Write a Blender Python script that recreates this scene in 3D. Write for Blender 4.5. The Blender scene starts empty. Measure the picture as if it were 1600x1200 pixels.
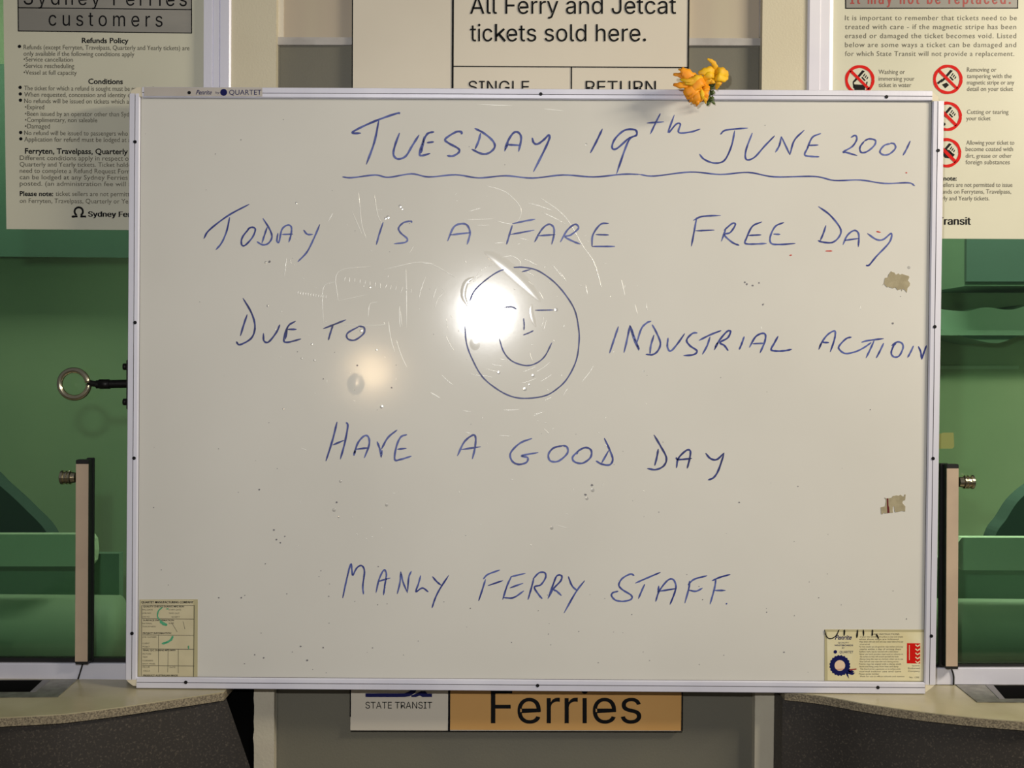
import bpy, bmesh, math, random, os
from mathutils import Vector, Matrix
random.seed(7)
sc = bpy.context.scene
PI = math.pi
# ------------------------------------------------------------------ camera, light, exposure
F_PX = 1716.0
CAM = Vector((0, 0, 1.49))
PITCH, ROLL = math.radians(-1.2), math.radians(0.40)
R = Matrix.Rotation(PI/2 + PITCH, 3, 'X') @ Matrix.Rotation(ROLL, 3, 'Z')
cam = bpy.data.objects.new('camera', bpy.data.cameras.new('camera'))
sc.collection.objects.link(cam)
cam.data.sensor_width = 36; cam.data.lens = 36*F_PX/1600; cam.data.clip_start = .02
cam.matrix_world = Matrix.Translation(CAM) @ R.to_4x4()
sc.camera = cam
vs = sc.view_settings
sc.display_settings.display_device = 'sRGB'
vs.view_transform = 'Standard'; vs.look = 'None'; vs.gamma = 1; vs.use_curve_mapping = False
vs.exposure = 0.17
w = bpy.data.worlds.new('hall'); sc.world = w; w.use_nodes = True
w.node_tree.nodes['Background'].inputs[0].default_value = (.96, .97, 1.0, 1)
w.node_tree.nodes['Background'].inputs[1].default_value = .085
def light(name, kind, loc, power, col, look=None, **kw):
    l = bpy.data.lights.new(name, kind); l.energy = power; l.color = col
    for k, v in kw.items(): setattr(l, k, v)
    o = bpy.data.objects.new(name, l); sc.collection.objects.link(o); o.location = loc
    if look is not None: o.rotation_euler = (Vector(look)-Vector(loc)).to_track_quat('-Z', 'Y').to_euler()
    return o
# the photographer's flash, a little above and left of the lens
light('camera_flash', 'AREA', (-.078, .02, 1.632), 9.2, (1, .985, .97), look=(0, 1.63, 1.5), shape='RECTANGLE', size=.034, size_y=.022)
# warm hall lamps overhead to the right, and weaker to the left
light('ceiling_lamp', 'AREA', (1.85, .6, 2.4), 34, (1, .89, .70), look=(.7, 1.63, 1.5), shape='RECTANGLE', size=.7, size_y=.16)
light('hall_lamp', 'POINT', (-.80, -3.0, 1.42), 14, (1, .72, .42), shadow_soft_size=.085)
# lamps in the ticket office behind the glass
light('office_lamp', 'AREA', (1.0, 2.2, 2.45), 28, (1, .98, .80), look=(1.0, 2.4, .9), shape='RECTANGLE', size=.8, size_y=.3)
light('office_lamp', 'AREA', (-1.0, 2.2, 2.45), 4.5, (1, .98, .80), look=(-1.0, 2.4, .9), shape='RECTANGLE', size=.8, size_y=.3)

# ------------------------------------------------------------------ helpers
def ray(px, py): return R @ Vector(((px-800)/F_PX, -(py-600)/F_PX, -1))
def P(px, py, Y):
    d = ray(px, py); return CAM + d*(Y/d.y)
def PZ(px, py, z):
    d = ray(px, py); return CAM + d*((z-CAM.z)/d.z)
def link(name, me, mat, parent=None):
    o = bpy.data.objects.new(name, me); sc.collection.objects.link(o)
    if mat is not None: me.materials.append(mat)
    if parent is not None: o.parent = parent; o.matrix_parent_inverse = parent.matrix_world.inverted()
    return o
def mesh(name, vs_, fs, mat, parent=None, smooth=False):
    me = bpy.data.meshes.new(name); me.from_pydata([tuple(v) for v in vs_], [], fs); me.update()
    if smooth: me.polygons.foreach_set('use_smooth', [True]*len(me.polygons))
    return link(name, me, mat, parent)
def bm_obj(name, bm, mat, parent=None, smooth=False):
    bmesh.ops.recalc_face_normals(bm, faces=bm.faces)
    me = bpy.data.meshes.new(name); bm.to_mesh(me); bm.free()
    if smooth: me.polygons.foreach_set('use_smooth', [True]*len(me.polygons))
    return link(name, me, mat, parent)
def add_prism(bm, front, vec):
    vec = Vector(vec)
    a = [bm.verts.new(p) for p in front]; b = [bm.verts.new(Vector(p)+vec) for p in front]
    bm.faces.new(a); bm.faces.new(b[::-1])
    for i in range(len(a)):
        j = (i+1) % len(a); bm.faces.new((a[i], b[i], b[j], a[j]))
def prism(name, pts, Y, depth, mat, parent=None, bevel=0):
    """outline given on the plane Y, extruded away from the viewer"""
    bm = bmesh.new(); add_prism(bm, [P(x, y, Y) for x, y in pts], (0, depth, 0))
    if bevel: bmesh.ops.bevel(bm, geom=bm.edges[:], offset=bevel, segments=2, affect='EDGES')
    return bm_obj(name, bm, mat, parent)
def box(x0, y0, x1, y1): return [(x0, y0), (x1, y0), (x1, y1), (x0, y1)]
def empty(name, loc):
    o = bpy.data.objects.new(name, None); sc.collection.objects.link(o); o.location = loc
    o.matrix_world = Matrix.Translation(loc); o.empty_display_size = .02
    return o
def tag(o, label=None, cat=None, group=None, kind=None):
    if label: o['label'] = label
    if cat: o['category'] = cat
    if group: o['group'] = group
    if kind: o['kind'] = kind
    return o
def cr(pts, n=6):
    """Catmull-Rom through 2-D or 3-D points"""
    pts = [Vector(p) for p in pts]
    if len(pts) < 3: return [pts[0].lerp(pts[-1], i/6) for i in range(7)]
    q = [2*pts[0]-pts[1]] + pts + [2*pts[-1]-pts[-2]]; out = []
    for i in range(1, len(q)-2):
        for k in range(n):
            t = k/n; a, b, c, d = q[i-1], q[i], q[i+1], q[i+2]
            out.append(.5*((2*b)+(c-a)*t+(2*a-5*b+4*c-d)*t*t+(3*b-a-3*c+d)*t**3))
    out.append(pts[-1]); return out
def ribbon(V, Fc, pts, width, Y, ends=.35, smooth=True):
    """flat ink line on the plane Y, points and width in photograph pixels"""
    s = cr(pts) if smooth else [Vector(p) for p in pts]
    base = len(V); n = len(s)
    for i, p in enumerate(s):
        t = (s[min(i+1, n-1)]-s[max(i-1, 0)])
        if t.length < 1e-6: t = Vector((1, 0))
        t.normalize(); nn = Vector((-t.y, t.x))
        e = min(1, ends+(1-ends)*min(i, n-1-i)/1.5)
        h = width/2*e*(1+.12*math.sin(i*1.3+pts[0][0]))
        for sg in (1, -1):
            a = p+nn*h*sg; V.append(P(a.x, a.y, Y))
    for i in range(n-1):
        k = base+2*i; Fc.append((k, k+1, k+3, k+2))
def tube(name, pts, rad, mat, parent=None, seg=10, taper=None, caps=True):
    pts = [Vector(p) for p in pts]; V = []; Fc = []; n = len(pts)
    up = Vector((0, 0, 1)); prev = None
    for i, p in enumerate(pts):
        t = (pts[min(i+1, n-1)]-pts[max(i-1, 0)]).normalized()
        if prev is None: a = t.orthogonal().normalized()
        else: a = (prev-t*prev.dot(t)).normalized()
        prev = a; b = t.cross(a)
        r = rad*(taper[i] if taper else 1)
        for k in range(seg): V.append(p+(a*math.cos(2*PI*k/seg)+b*math.sin(2*PI*k/seg))*r)
    for i in range(n-1):
        for k in range(seg):
            k2 = (k+1) % seg; Fc.append((i*seg+k, i*seg+k2, (i+1)*seg+k2, (i+1)*seg+k))
    if caps: Fc.append(tuple(range(seg))[::-1]); Fc.append(tuple((n-1)*seg+k for k in range(seg)))
    return mesh(name, V, Fc, mat, parent, smooth=True)

# ------------------------------------------------------------------ materials
def srgb(r, g, b):
    f = lambda c: (c/255/12.92) if c/255 <= .04045 else ((c/255+.055)/1.055)**2.4
    return (f(r), f(g), f(b), 1)
def material(name, col, rough=.5, metal=0, col2=None, scale=20, detail=4, ramp=(.35, .65), bump=0, bscale=200, spec=.5, coat=0, stretch=(1, 1, 1)):
    m = bpy.data.materials.new(name); m.use_nodes = True; nt = m.node_tree; b = nt.nodes['Principled BSDF']
    b.inputs['Base Color'].default_value = col; b.inputs['Roughness'].default_value = rough
    b.inputs['Metallic'].default_value = metal; b.inputs['Specular IOR Level'].default_value = spec
    b.inputs['Coat Weight'].default_value = coat; b.inputs['Coat Roughness'].default_value = .08
    tc = nt.nodes.new('ShaderNodeTexCoord'); mp = nt.nodes.new('ShaderNodeMapping'); mp.inputs['Scale'].default_value = stretch
    nt.links.new(tc.outputs['Object'], mp.inputs[0])
    if col2:
        n = nt.nodes.new('ShaderNodeTexNoise'); n.inputs['Scale'].default_value = scale; n.inputs['Detail'].default_value = detail
        r = nt.nodes.new('ShaderNodeValToRGB'); r.color_ramp.elements[0].position, r.color_ramp.elements[1].position = ramp
        r.color_ramp.elements[0].color = col; r.color_ramp.elements[1].color = col2
        nt.links.new(mp.outputs[0], n.inputs['Vector']); nt.links.new(n.outputs['Fac'], r.inputs[0]); nt.links.new(r.outputs[0], b.inputs['Base Color'])
    if bump:
        n2 = nt.nodes.new('ShaderNodeTexNoise'); n2.inputs['Scale'].default_value = bscale; n2.inputs['Detail'].default_value = 3
        bp = nt.nodes.new('ShaderNodeBump'); bp.inputs['Strength'].default_value = bump; bp.inputs['Distance'].default_value = .001
        nt.links.new(mp.outputs[0], n2.inputs['Vector']); nt.links.new(n2.outputs['Fac'], bp.inputs['Height']); nt.links.new(bp.outputs[0], b.inputs['Normal'])
    return m
M = {}
M['enamel'] = material('white_enamel', srgb(210, 208, 201), .115, col2=srgb(216, 214, 207), scale=3, bump=.05, bscale=30, spec=.36)
M['dent'] = material('dented_enamel', srgb(240, 238, 232), .14, metal=.55)
M['scratch'] = material('scratched_enamel', srgb(232, 231, 224), .3, metal=.15)
M['ink'] = material('blue_marker_ink', srgb(38, 52, 128), .45, col2=srgb(84, 98, 165), scale=45, ramp=(.42, .62))
M['ink_dark'] = material('dark_marker_ink', srgb(34, 42, 100), .45, col2=srgb(50, 62, 130), scale=60)
M['red_ink'] = material('red_ink', srgb(190, 70, 60), .6)
M['green_ink'] = material('green_ink', srgb(38, 150, 105), .6, col2=srgb(90, 170, 130), scale=200)
M['alu'] = material('anodised_aluminium', srgb(228, 228, 241), .42, metal=.22, col2=srgb(214, 214, 229), scale=8, bump=.1, bscale=400, stretch=(1, 1, .2))
M['alu_groove'] = material('dark_grey_groove', srgb(120, 118, 122), .6)  # one darker grey for frame seams, tray lips and specks
M['plastic'] = material('ivory_corner_plastic', srgb(214, 205, 182), .5)
M['labelstrip'] = material('grey_label_strip', srgb(178, 170, 162), .45, col2=srgb(188, 182, 176), scale=12)
M['black'] = material('black_rubber', srgb(12, 12, 13), .55)
M['hole'] = material('dark_screw', srgb(30, 30, 34), .4, metal=.6)
M['cream'] = material('cream_paint', srgb(198, 189, 164), .5, col2=srgb(204, 196, 172), scale=5, bump=.3, bscale=350)
M['beige'] = material('beige_panel', srgb(184, 174, 152), .45, col2=srgb(176, 162, 146), scale=3, stretch=(4, 1, .3))
M['olive'] = material('olive_grey_panel', srgb(112, 109, 95), .5, col2=srgb(104, 102, 92), scale=4, bump=.2, bscale=300)
M['rail'] = material('grey_rail', srgb(176, 172, 168), .45, col2=srgb(160, 156, 152), scale=30)
M['pillar'] = material('shade_greyed_cream_paint', srgb(196, 190, 170), .6, col2=srgb(188, 180, 162), scale=15, bump=.4, bscale=200)  # the cream column's paint, greyed for the shade below the counter
M['whitepaint'] = material('white_painted_metal', srgb(232, 230, 238), .4, col2=srgb(220, 218, 230), scale=6)
M['sign'] = material('white_sign_face', srgb(210, 202, 186), .35, col2=srgb(216, 208, 192), scale=4)
M['orange'] = material('tan_orange_sign_face', srgb(208, 158, 92), .4, col2=srgb(214, 166, 100), scale=6)
M['print'] = material('black_print', srgb(14, 15, 17), .6, spec=.15)
M['blueprint'] = material('navy_print', srgb(16, 20, 82), .5, spec=.2)
M['paper'] = material('laminated_poster_paper', srgb(206, 204, 184), .4, col2=srgb(198, 196, 178), scale=4)
M['paper_warm'] = material('yellowed_poster_paper', srgb(202, 200, 180), .4, col2=srgb(194, 192, 172), scale=4)
M['greybox'] = material('grey_print_box', srgb(150, 147, 140), .45, col2=srgb(132, 130, 124), scale=5, stretch=(1, 1, 4))
M['greytext'] = material('grey_print', srgb(92, 88, 74), .5)
M['redtext'] = material('faded_red_print', srgb(150, 52, 48), .5)
M['red'] = material('red_print', srgb(200, 18, 12), .6, spec=.15)
M['beigebar'] = material('beige_bar_trim', srgb(178, 158, 138), .45, col2=srgb(186, 166, 144), scale=20)
M['steel'] = material('polished_steel', srgb(225, 215, 185), .2, metal=1)
M['darksteel'] = material('blackened_steel', srgb(26, 24, 23), .45, metal=.5, bump=.4, bscale=700)
M['granite_top'] = material('speckled_stone_top', srgb(190, 182, 152), .28, col2=srgb(160, 150, 118), scale=9, detail=8, ramp=(.3, .7), bump=.1, bscale=500)
M['granite_edge'] = material('speckled_stone_edge', srgb(100, 91, 75), .7, col2=srgb(148, 136, 112), scale=420, detail=2, ramp=(.38, .62), bump=.5, bscale=500)
M['desk'] = material('dark_speckled_laminate', srgb(52, 48, 44), .5, col2=srgb(92, 84, 74), scale=330, detail=2, ramp=(.55, .78))
M['tray'] = material('brushed_steel_tray', srgb(150, 148, 136), .4, metal=.7, col2=srgb(120, 118, 108), scale=60)
M['office'] = material('pale_office_paint', srgb(188, 194, 168), .7, col2=srgb(174, 184, 160), scale=2)
M['office_band'] = material('white_office_laminate', srgb(204, 212, 192), .5)
M['office_dark'] = material('dark_office_cloth', srgb(66, 84, 82), .8)
M['office_mid'] = material('shaded_green_laminate', srgb(116, 136, 122), .6)
M['reflected_teal'] = material('teal_reflection_tint', srgb(116, 142, 132), .8, col2=srgb(108, 136, 124), scale=3)  # teal of a hall reflection put into the colour
M['pit'] = material('matt_black', srgb(5, 5, 5), .95, spec=.05)
M['bolster'] = material('grey_office_vinyl', srgb(150, 160, 142), .6)
M['form'] = material('yellowed_form_paper', srgb(200, 190, 156), .5, col2=srgb(208, 198, 164), scale=30)
M['cert'] = material('pale_yellow_certificate', srgb(226, 220, 188), .4, col2=srgb(216, 206, 164), scale=18)
M['tapeedge'] = material('yellowed_tape_edge', srgb(184, 176, 138), .35)
M['residue'] = material('old_tape_residue', srgb(165, 155, 126), .7, col2=srgb(150, 140, 112), scale=120)
M['darkred'] = material('dark_red_print', srgb(96, 18, 22), .5)
M['pink'] = material('pale_pink_print', srgb(226, 196, 170), .5)
M['yellow'] = material('yellow_petal', srgb(232, 186, 14), .6, col2=srgb(222, 164, 10), scale=60)
M['orangepetal'] = material('orange_petal', srgb(244, 164, 8), .6, col2=srgb(234, 138, 4), scale=70)
M['green'] = material('dark_green_stem', srgb(52, 72, 28), .5, col2=srgb(78, 96, 40), scale=120)
def glass_mat():
    m = bpy.data.materials.new('green_tinted_glass'); m.use_nodes = True; nt = m.node_tree
    for n in list(nt.nodes): nt.nodes.remove(n)
    o = nt.nodes.new('ShaderNodeOutputMaterial'); mx = nt.nodes.new('ShaderNodeMixShader')
    t = nt.nodes.new('ShaderNodeBsdfTransparent'); t.inputs[0].default_value = (.66, .82, .70, 1)
    g = nt.nodes.new('ShaderNodeBsdfGlossy'); g.inputs['Roughness'].default_value = .06
    fr = nt.nodes.new('ShaderNodeFresnel'); fr.inputs[0].default_value = 1.5
    nt.links.new(fr.outputs[0], mx.inputs[0]); nt.links.new(t.outputs[0], mx.inputs[1]); nt.links.new(g.outputs[0], mx.inputs[2]); nt.links.new(mx.outputs[0], o.inputs[0])
    return m
M['glass'] = glass_mat()

# ------------------------------------------------------------------ text as thin print
FONT = None
try:
    fp = os.path.join(bpy.utils.system_resource('DATAFILES'), 'fonts', 'Inter.woff2')
    if os.path.exists(fp): FONT = bpy.data.fonts.load(fp)
except Exception: FONT = None
def text_geo(V, Fc, s, x0, x1, base, size, Y, slope=0, bold=0, space=1.0, shear=0, face='humanist'):
    """letters from x0 to x1 (pixels), baseline row, font size in pixels, printed on plane Y"""
    cu = bpy.data.curves.new('t', 'FONT'); cu.body = s; cu.size = 1; cu.resolution_u = 3
    if FONT and face == 'grotesque': cu.font = FONT; K = 1.415
    else: K = 1.056; cu.offset = bold
    size *= K; cu.space_character = space; cu.shear = shear
    ob = bpy.data.objects.new('t', cu)
    me = bpy.data.meshes.new_from_object(ob)
    if len(me.vertices) == 0: return
    xs = [v.co.x for v in me.vertices]; a, b = min(xs), max(xs); sx = (x1-x0)/max(b-a, 1e-6)
    copies = ((0, 0),) if (face != 'grotesque' or not bold) else ((-.6, 0), (0, .1), (.6, 0))
    for q, (dx, dy) in enumerate(copies):
        off = len(V)
        for v in me.vertices:
            x = x0+(v.co.x-a)*sx+dx; y = base+(x-x0)*slope-v.co.y*size+dy
            V.append(P(x, y, Y-q*.00003))
        for p in me.polygons: Fc.append(tuple(off+i for i in p.vertices))
    bpy.data.objects.remove(ob); bpy.data.curves.remove(cu); bpy.data.meshes.remove(me)
def each_line(name, lines, Y, mat, parent, slope=0):
    for L in lines: lettering(name, [L], Y, mat, parent, slope)
def lettering(name, lines, Y, mat, parent, slope=0, label=None):
    V, Fc = [], []
    for L in lines:
        s, x0, x1, base, size = L[:5]; kw = L[5] if len(L) > 5 else {}
        kw = dict(kw); ext = kw.pop('more', '')
        if ext: x1 = x0+(x1-x0)*len(s+ext)/len(s); s += ext
        text_geo(V, Fc, s, x0, x1, base, size, Y, slope=kw.pop('slope', slope), **kw)
    o = mesh(name, V, Fc, mat, parent)
    if label: o['label'] = label
    if len(lines) > 1: o['kind'] = 'stuff'
    return o
def lines_geo(name, segs, Y, mat, parent, label=None):
    if 1 < len(segs) < 8:
        for s_ in segs: lines_geo(name, [s_], Y, mat, parent)
        return
    V, Fc = [], []
    for (x0, y0, x1, y1, wd) in segs: ribbon(V, Fc, [(x0, y0), (x1, y1)], wd, Y, ends=1, smooth=False)
    o = mesh(name, V, Fc, mat, parent)
    if len(segs) > 1: o['kind'] = 'stuff'
    if label: o['label'] = label
    return o
def dots_geo(name, dots, Y, mat, parent, seg=16, label=None):
    if len(dots) > 1:
        for d_ in dots: dots_geo(name, [d_], Y, mat, parent, seg)
        return
    V, Fc = [], []
    for (x, y, r) in dots:
        b = len(V)
        for k in range(seg): V.append(P(x+r*math.cos(2*PI*k/seg), y+r*math.sin(2*PI*k/seg), Y))
        Fc.append(tuple(range(b, b+seg)))
    o = mesh(name, V, Fc, mat, parent)
    if label: o['label'] = label
    return o

# ------------------------------------------------------------------ main planes
YB = 1.630            # whiteboard writing surface
YF = 1.624            # front of its frame
YBK = 1.646           # back of the board
ZC = PZ(830, 1079.5, 0).z if False else P(830, 1080.5, YF).z - .0005   # counter top height
def y_of(px, py): return PZ(px, py, ZC).y
YW = (y_of(60, 1062)+y_of(1560, 1070))/2      # front of the window frames
YG = YW+.010          # glass front
YR = YW+.022          # recessed panel
FLOOR = 0.0

# ------------------------------------------------------------------ setting
def vslab(name, pts, Y, depth, mat, parent=None, bottom=None):
    return prism(name, pts, Y, depth, mat, parent)
bm = bmesh.new(); add_prism(bm, [Vector((-3, -4, 0)), Vector((3, -4, 0)), Vector((3, 3.2, 0)), Vector((-3, 3.2, 0))], (0, 0, -.05))
tag(bm_obj('floor', bm, material('grey_terrazzo', srgb(110, 105, 98), .5, col2=srgb(90, 86, 80), scale=60)), kind='structure')
# piece of wall between the two windows: cream strips, recessed panels, grey rail
wall = tag(empty('wall_back', P(800, 600, YR)), kind='structure')
def chipped(x_top, x_bot, y0, y1, amp, n=40, sign=1):
    out = []; 
    for i in range(n+1):
        t = i/n; j = amp*(random.random() if random.random() < .45 else .15)*sign
        out.append((x_top+(x_bot-x_top)*t-j, y0+(y1-y0)*t))
    return out
prism('cream_strip', [(362, -80), (432, -80), (428.3, 1062), (358.5, 1062)], YW+.004, .05, M['cream'], wall)
prism('cream_strip', [(1192.5, -80), (1263, -80), (1251, 1068), (1180.5, 1068)], YW+.004, .05, M['cream'], wall)
lft = chipped(397.5, 396, 1066, 1560, 2.2)
prism('grey_pillar_strip', [(428.5, 1066), (427, 1560)]+lft[::-1], YW+.002, .05, M['pillar'], wall)
rgt = chipped(1221, 1217, 1066, 1560, 3.5)
prism('grey_pillar_strip', [(1180, 1066)]+rgt+[(1176, 1560)], YW+.002, .05, M['pillar'], wall)
uw = tag(empty('wall_front', P(800, 1100, YW)), kind='structure')
prism('shadow_under_panel', [(-900, 1060), (397, 1060), (396, 1600), (-900, 1600)], YW+.006, .03, M['pit'], uw)  # matt black stands for the deep shadow in the gap beside the desk
prism('shadow_under_panel', [(1220, 1064), (2500, 1064), (2500, 1600), (1217, 1600)], YW+.006, .03, M['pit'], uw)
prism('upper_panel', box(430, -80, 1194, 60), YR, .02, M['beige'], wall)
prism('lower_panel', [(430, 60), (1194, 60), (1180, 1560), (424, 1560)], YR, .02, M['olive'], wall)
prism('grey_rail', [(432.5, 58), (1192, 59.5), (1192, 71), (432.5, 70)], YR-.006, .008, M['rail'], wall, bevel=.0004)
prism('side_bead', [(432, -80), (443, -80), (443, 58), (432, 58)], YR-.003, .004, M['sign'], wall)
prism('side_bead', [(1187, -80), (1192.5, -80), (1192, 58), (1186.5, 58)], YR-.003, .004, M['rail'], wall)
prism('side_bead', [(1186.5, 71), (1191.5, 71), (1178.5, 1560), (1173, 1560)], YR-.003, .004, M['olive'], wall)
prism('side_bead', [(433, 70), (437, 70), (432, 1560), (428, 1560)], YR-.003, .004, M['olive'], wall)

# windows
def profile_v(name, xs, y0, y1, Y, mat, parent, dx=0):
    """vertical extrusion: xs = [(x_pixel, depth toward viewer)]"""
    V, Fc = [], []
    for (x, d) in xs:
        V.append(P(x, y0, Y)-Vector((0, d, 0))); V.append(P(x+dx, y1, Y)-Vector((0, d, 0)))
    n = len(xs)
    for i in range(n-1): Fc.append((2*i, 2*i+2, 2*i+3, 2*i+1))
    Fc.append(tuple(2*i for i in range(n))[::-1]); Fc.append(tuple(2*i+1 for i in range(n))); Fc.append((0, 1, 2*n-1, 2*n-2))
    return mesh(name, V, Fc, mat, parent)
win1 = tag(empty('window_1', P(160, 600, YW)), kind='structure')
win2 = tag(empty('window_2', P(1440, 600, YW)), kind='structure')
profile_v('mullion', [(320.5, -.03), (320.5, .006), (333.5, .006), (334.2, .003), (335, .003), (335.5, .0045), (344, .0045), (344.7, .002), (345.6, .002), (346, .0045), (359.5, .0045), (362, .002), (362, -.03)], -80, 1062, YW+.004, M['alu'], win1, dx=-4)
profile_v('mullion', [(1262.5, -.03), (1262.5, .002), (1265, .005), (1281, .006), (1282, .005), (1296, .006), (1302, .004), (1302.5, -.03)], -80, 1068, YW+.004, M['whitepaint'], win2, dx=-12)
# thin pane of green glass, real thickness
prism('pane', [(-700, -80), (322, -80), (318, 1040), (-700, 1033)], YG, .006, M['glass'], win1)
prism('pane', [(1300, -80), (2300, -80), (2300, 1044), (1288, 1044)], YG, .006, M['glass'], win2)
prism('gasket', [(-700, 1026), (320, 1029), (320, 1038), (-700, 1038)], YG-.003, .012, M['black'], win1)
prism('gasket', [(1288, 1038), (2300, 1037.5), (2300, 1045), (1288, 1045)], YG-.003, .012, M['black'], win2)
def sill(name, pts, parent):
    bm = bmesh.new(); add_prism(bm, [P(x, y, YW) for x, y in pts], (0, .03, 0))
    bmesh.ops.bevel(bm, geom=bm.edges[:], offset=.001, segments=2, affect='EDGES')
    return bm_obj(name, bm, M['alu'], parent)
sill('sill_rail', [(-700, 1036), (318, 1037), (318, 1063), (-700, 1062)], win1)
sill('sill_rail', [(1290, 1044), (2300, 1043.5), (2300, 1070.5), (1290, 1070)], win2)
# hall walls carrying on beside the ticket window (outside the frame) and the office shell
bm = bmesh.new()
zt = 2.75
add_prism(bm, [Vector((-2.1, 2.7, 0)), Vector((2.1, 2.7, 0)), Vector((2.1, 2.7, zt)), Vector((-2.1, 2.7, zt))], (0, .05, 0))
tag(bm_obj('wall_office', bm, M['office']), kind='structure')
for sx, nm in ((-1, 'wall_left'), (1, 'wall_right')):
    bm = bmesh.new()
    add_prism(bm, [Vector((sx*2.1, YW+.03, 0)), Vector((sx*2.1, 2.75, 0)), Vector((sx*2.1, 2.75, zt)), Vector((sx*2.1, YW+.03, zt))], (sx*.05, 0, 0))
    tag(bm_obj(nm, bm, M['office']), kind='structure')

tag(prism('reflection_line_1', box(1380, 571.5, 1592, 577), 2.69, .012, M['office_band']), kind='structure')  # pale strip drawn for a reflection line in the glass
prism('tape_patch', [(1462, 680), (1474, 676), (1490, 676), (1491, 698), (1488, 701), (1462, 701)], YG-.0006, .0006, material('olive_tape', srgb(128, 134, 78), .4), win2)
# ------------------------------------------------------------------ inside the ticket office
def cyl_x(name, xa, xb, zc, yc, r, mat, parent=None, seg=24):
    return tube(name, [Vector((xa, yc, zc)), Vector((xb, yc, zc))], r, mat, parent, seg=seg)
def office(x0, x1, ya, yb, r0, r1, side):
    Yo = YW+.14
    t = empty('office_desk', P((x0+x1)/2, 1000, Yo)); 
    a, b = x0, x1
    # screen board with a rounded inner end
    if side < 0: pts = [(a, ya), (b-6, ya), (b, ya+8), (b+2, (ya+yb)/2), (b, yb-8), (b-6, yb), (a, yb)]
    else: pts = [(b, ya+2), (b, yb+2), (a+6, yb), (a, yb-8), (a-2, (ya+yb)/2), (a, ya+8), (a+6, ya)]
    prism('desk_screen', pts, Yo, .02, M['office_band'], t)
    prism('modesty_panel', box(min(a, b)-40, yb-20, max(a, b)+40, r1+60), Yo+.10, .02, M['office_mid'], t)
    p0, p1 = P(x0-30, (r0+r1)/2, Yo), P(x1+30, (r0+r1)/2, Yo)
    rr = abs(P(x0, r0, Yo).z-P(x0, r1, Yo).z)/2
    cyl_x('bolster_edge', p0.x, p1.x, p0.z, Yo+.02, rr, M['bolster'], t)
    lz = p0.z-rr
    for lx in (p0.x+.1, p1.x-.1):
        bm = bmesh.new(); add_prism(bm, [Vector((lx-.02, Yo+.01, 0)), Vector((lx+.02, Yo+.01, 0)), Vector((lx+.02, Yo+.01, lz+.01)), Vector((lx-.02, Yo+.01, lz+.01))], (0, .04, 0)); bm_obj('leg', bm, M['office_mid'], t)
    return t
tag(office(-500, 146, 835, 885, 930, 1040, -1), 'pale office desk with a low screen seen through the left green window', 'desk')
tag(office(1497, 2100, 840, 891, 940, 1040, 1), 'pale office desk with a low screen seen through the right green window', 'desk')
def chair(pts, label, sx):
    Yc = 2.15
    c = sum(p[0] for p in pts)/len(pts)
    t = empty('office_chair', Vector((P(c, 800, Yc).x, Yc, 0)))
    prism('backrest', [tuple(q) for q in cr(pts, 5)], Yc, .05, M['office_dark'], t)
    x = P(c, 800, Yc).x
    bm = bmesh.new(); add_prism(bm, [Vector((x-.22, Yc+.02, .44)), Vector((x+.22, Yc+.02, .44)), Vector((x+.22, Yc+.46, .44)), Vector((x-.22, Yc+.46, .44))], (0, 0, .06)); bm_obj('seat', bm, M['office_dark'], t)
    tube('post', [Vector((x, Yc+.24, .05)), Vector((x, Yc+.24, .46))], .025, M['black'], t)
    tube('back_bar', [Vector((x, Yc+.04, .46)), Vector((x, Yc+.04, P(c, 880, Yc).z))], .02, M['black'], t)
    for k in range(5):
        a = k*2*PI/5; tube('leg', [Vector((x, Yc+.24, .07)), Vector((x+.24*math.cos(a), Yc+.24+.24*math.sin(a), .03))], .018, M['black'], t)
    tag(t, label, 'chair')
chair([(-110, 900), (-130, 790), (-90, 735), (-30, 735), (0, 759), (38, 794), (76, 838), (84, 900)], 'dark office chair back behind the left window, cut by the picture edge', -1)
chair([(1540, 900), (1555, 838), (1572, 812), (1596, 778), (1640, 750), (1700, 755), (1740, 800), (1735, 900)], 'dark office chair back behind the right window, cut by the picture edge', 1)
cb = empty('reflection_block', P(1600, 440, 2.5))  # added block, its dark colour imitates a blurry reflection in the pane
prism('reflection_block_body', [(1509, 150), (1900, 150), (1900, 447), (1507, 447)], 2.45, .24, M['office_mid'], cb)
prism('reflection_block_face', [(1512, 155), (1700, 155), (1700, 440), (1510, 440)], 2.435, .012, M['office_dark'], cb)
prism('reflection_block_face', [(1704, 155), (1896, 155), (1896, 440), (1704, 440)], 2.435, .012, M['office_dark'], cb)
tag(cb, 'dark block standing for a soft reflection in the right window', 'reflected_block')
cl = prism('reflection_wave', [tuple(q) for q in cr([(1420, 500), (1445, 476), (1470, 483), (1510, 486), (1540, 480), (1580, 484), (1620, 474), (1680, 480), (1700, 500), (1650, 520), (1600, 522), (1560, 536), (1520, 530), (1470, 515)], 4)], 2.5, .18, M['office_mid'], None)  # added wavy shape for a dark reflection, no real object there
tag(cl, 'wavy dark green shape standing for a soft reflection in the right window', 'reflected_wave')
sh = prism('wall_shelf', box(1400, 516, 1760, 524), 2.48, .22, M['office_mid'], None); tag(sh, 'thin green shelf added under the dark reflection shape behind the right window', 'shelf')
rb_ = prism('reflection_sheet', [(-300, 100), (330, 100), (330, 404), (-300, 398)], 2.6, .004, M['reflected_teal'], None)  # flat sheet added to imitate the hall mirrored in the glass
tag(rb_, 'teal sheet standing for a hall reflection high in the left window', 'reflected_teal')

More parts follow.
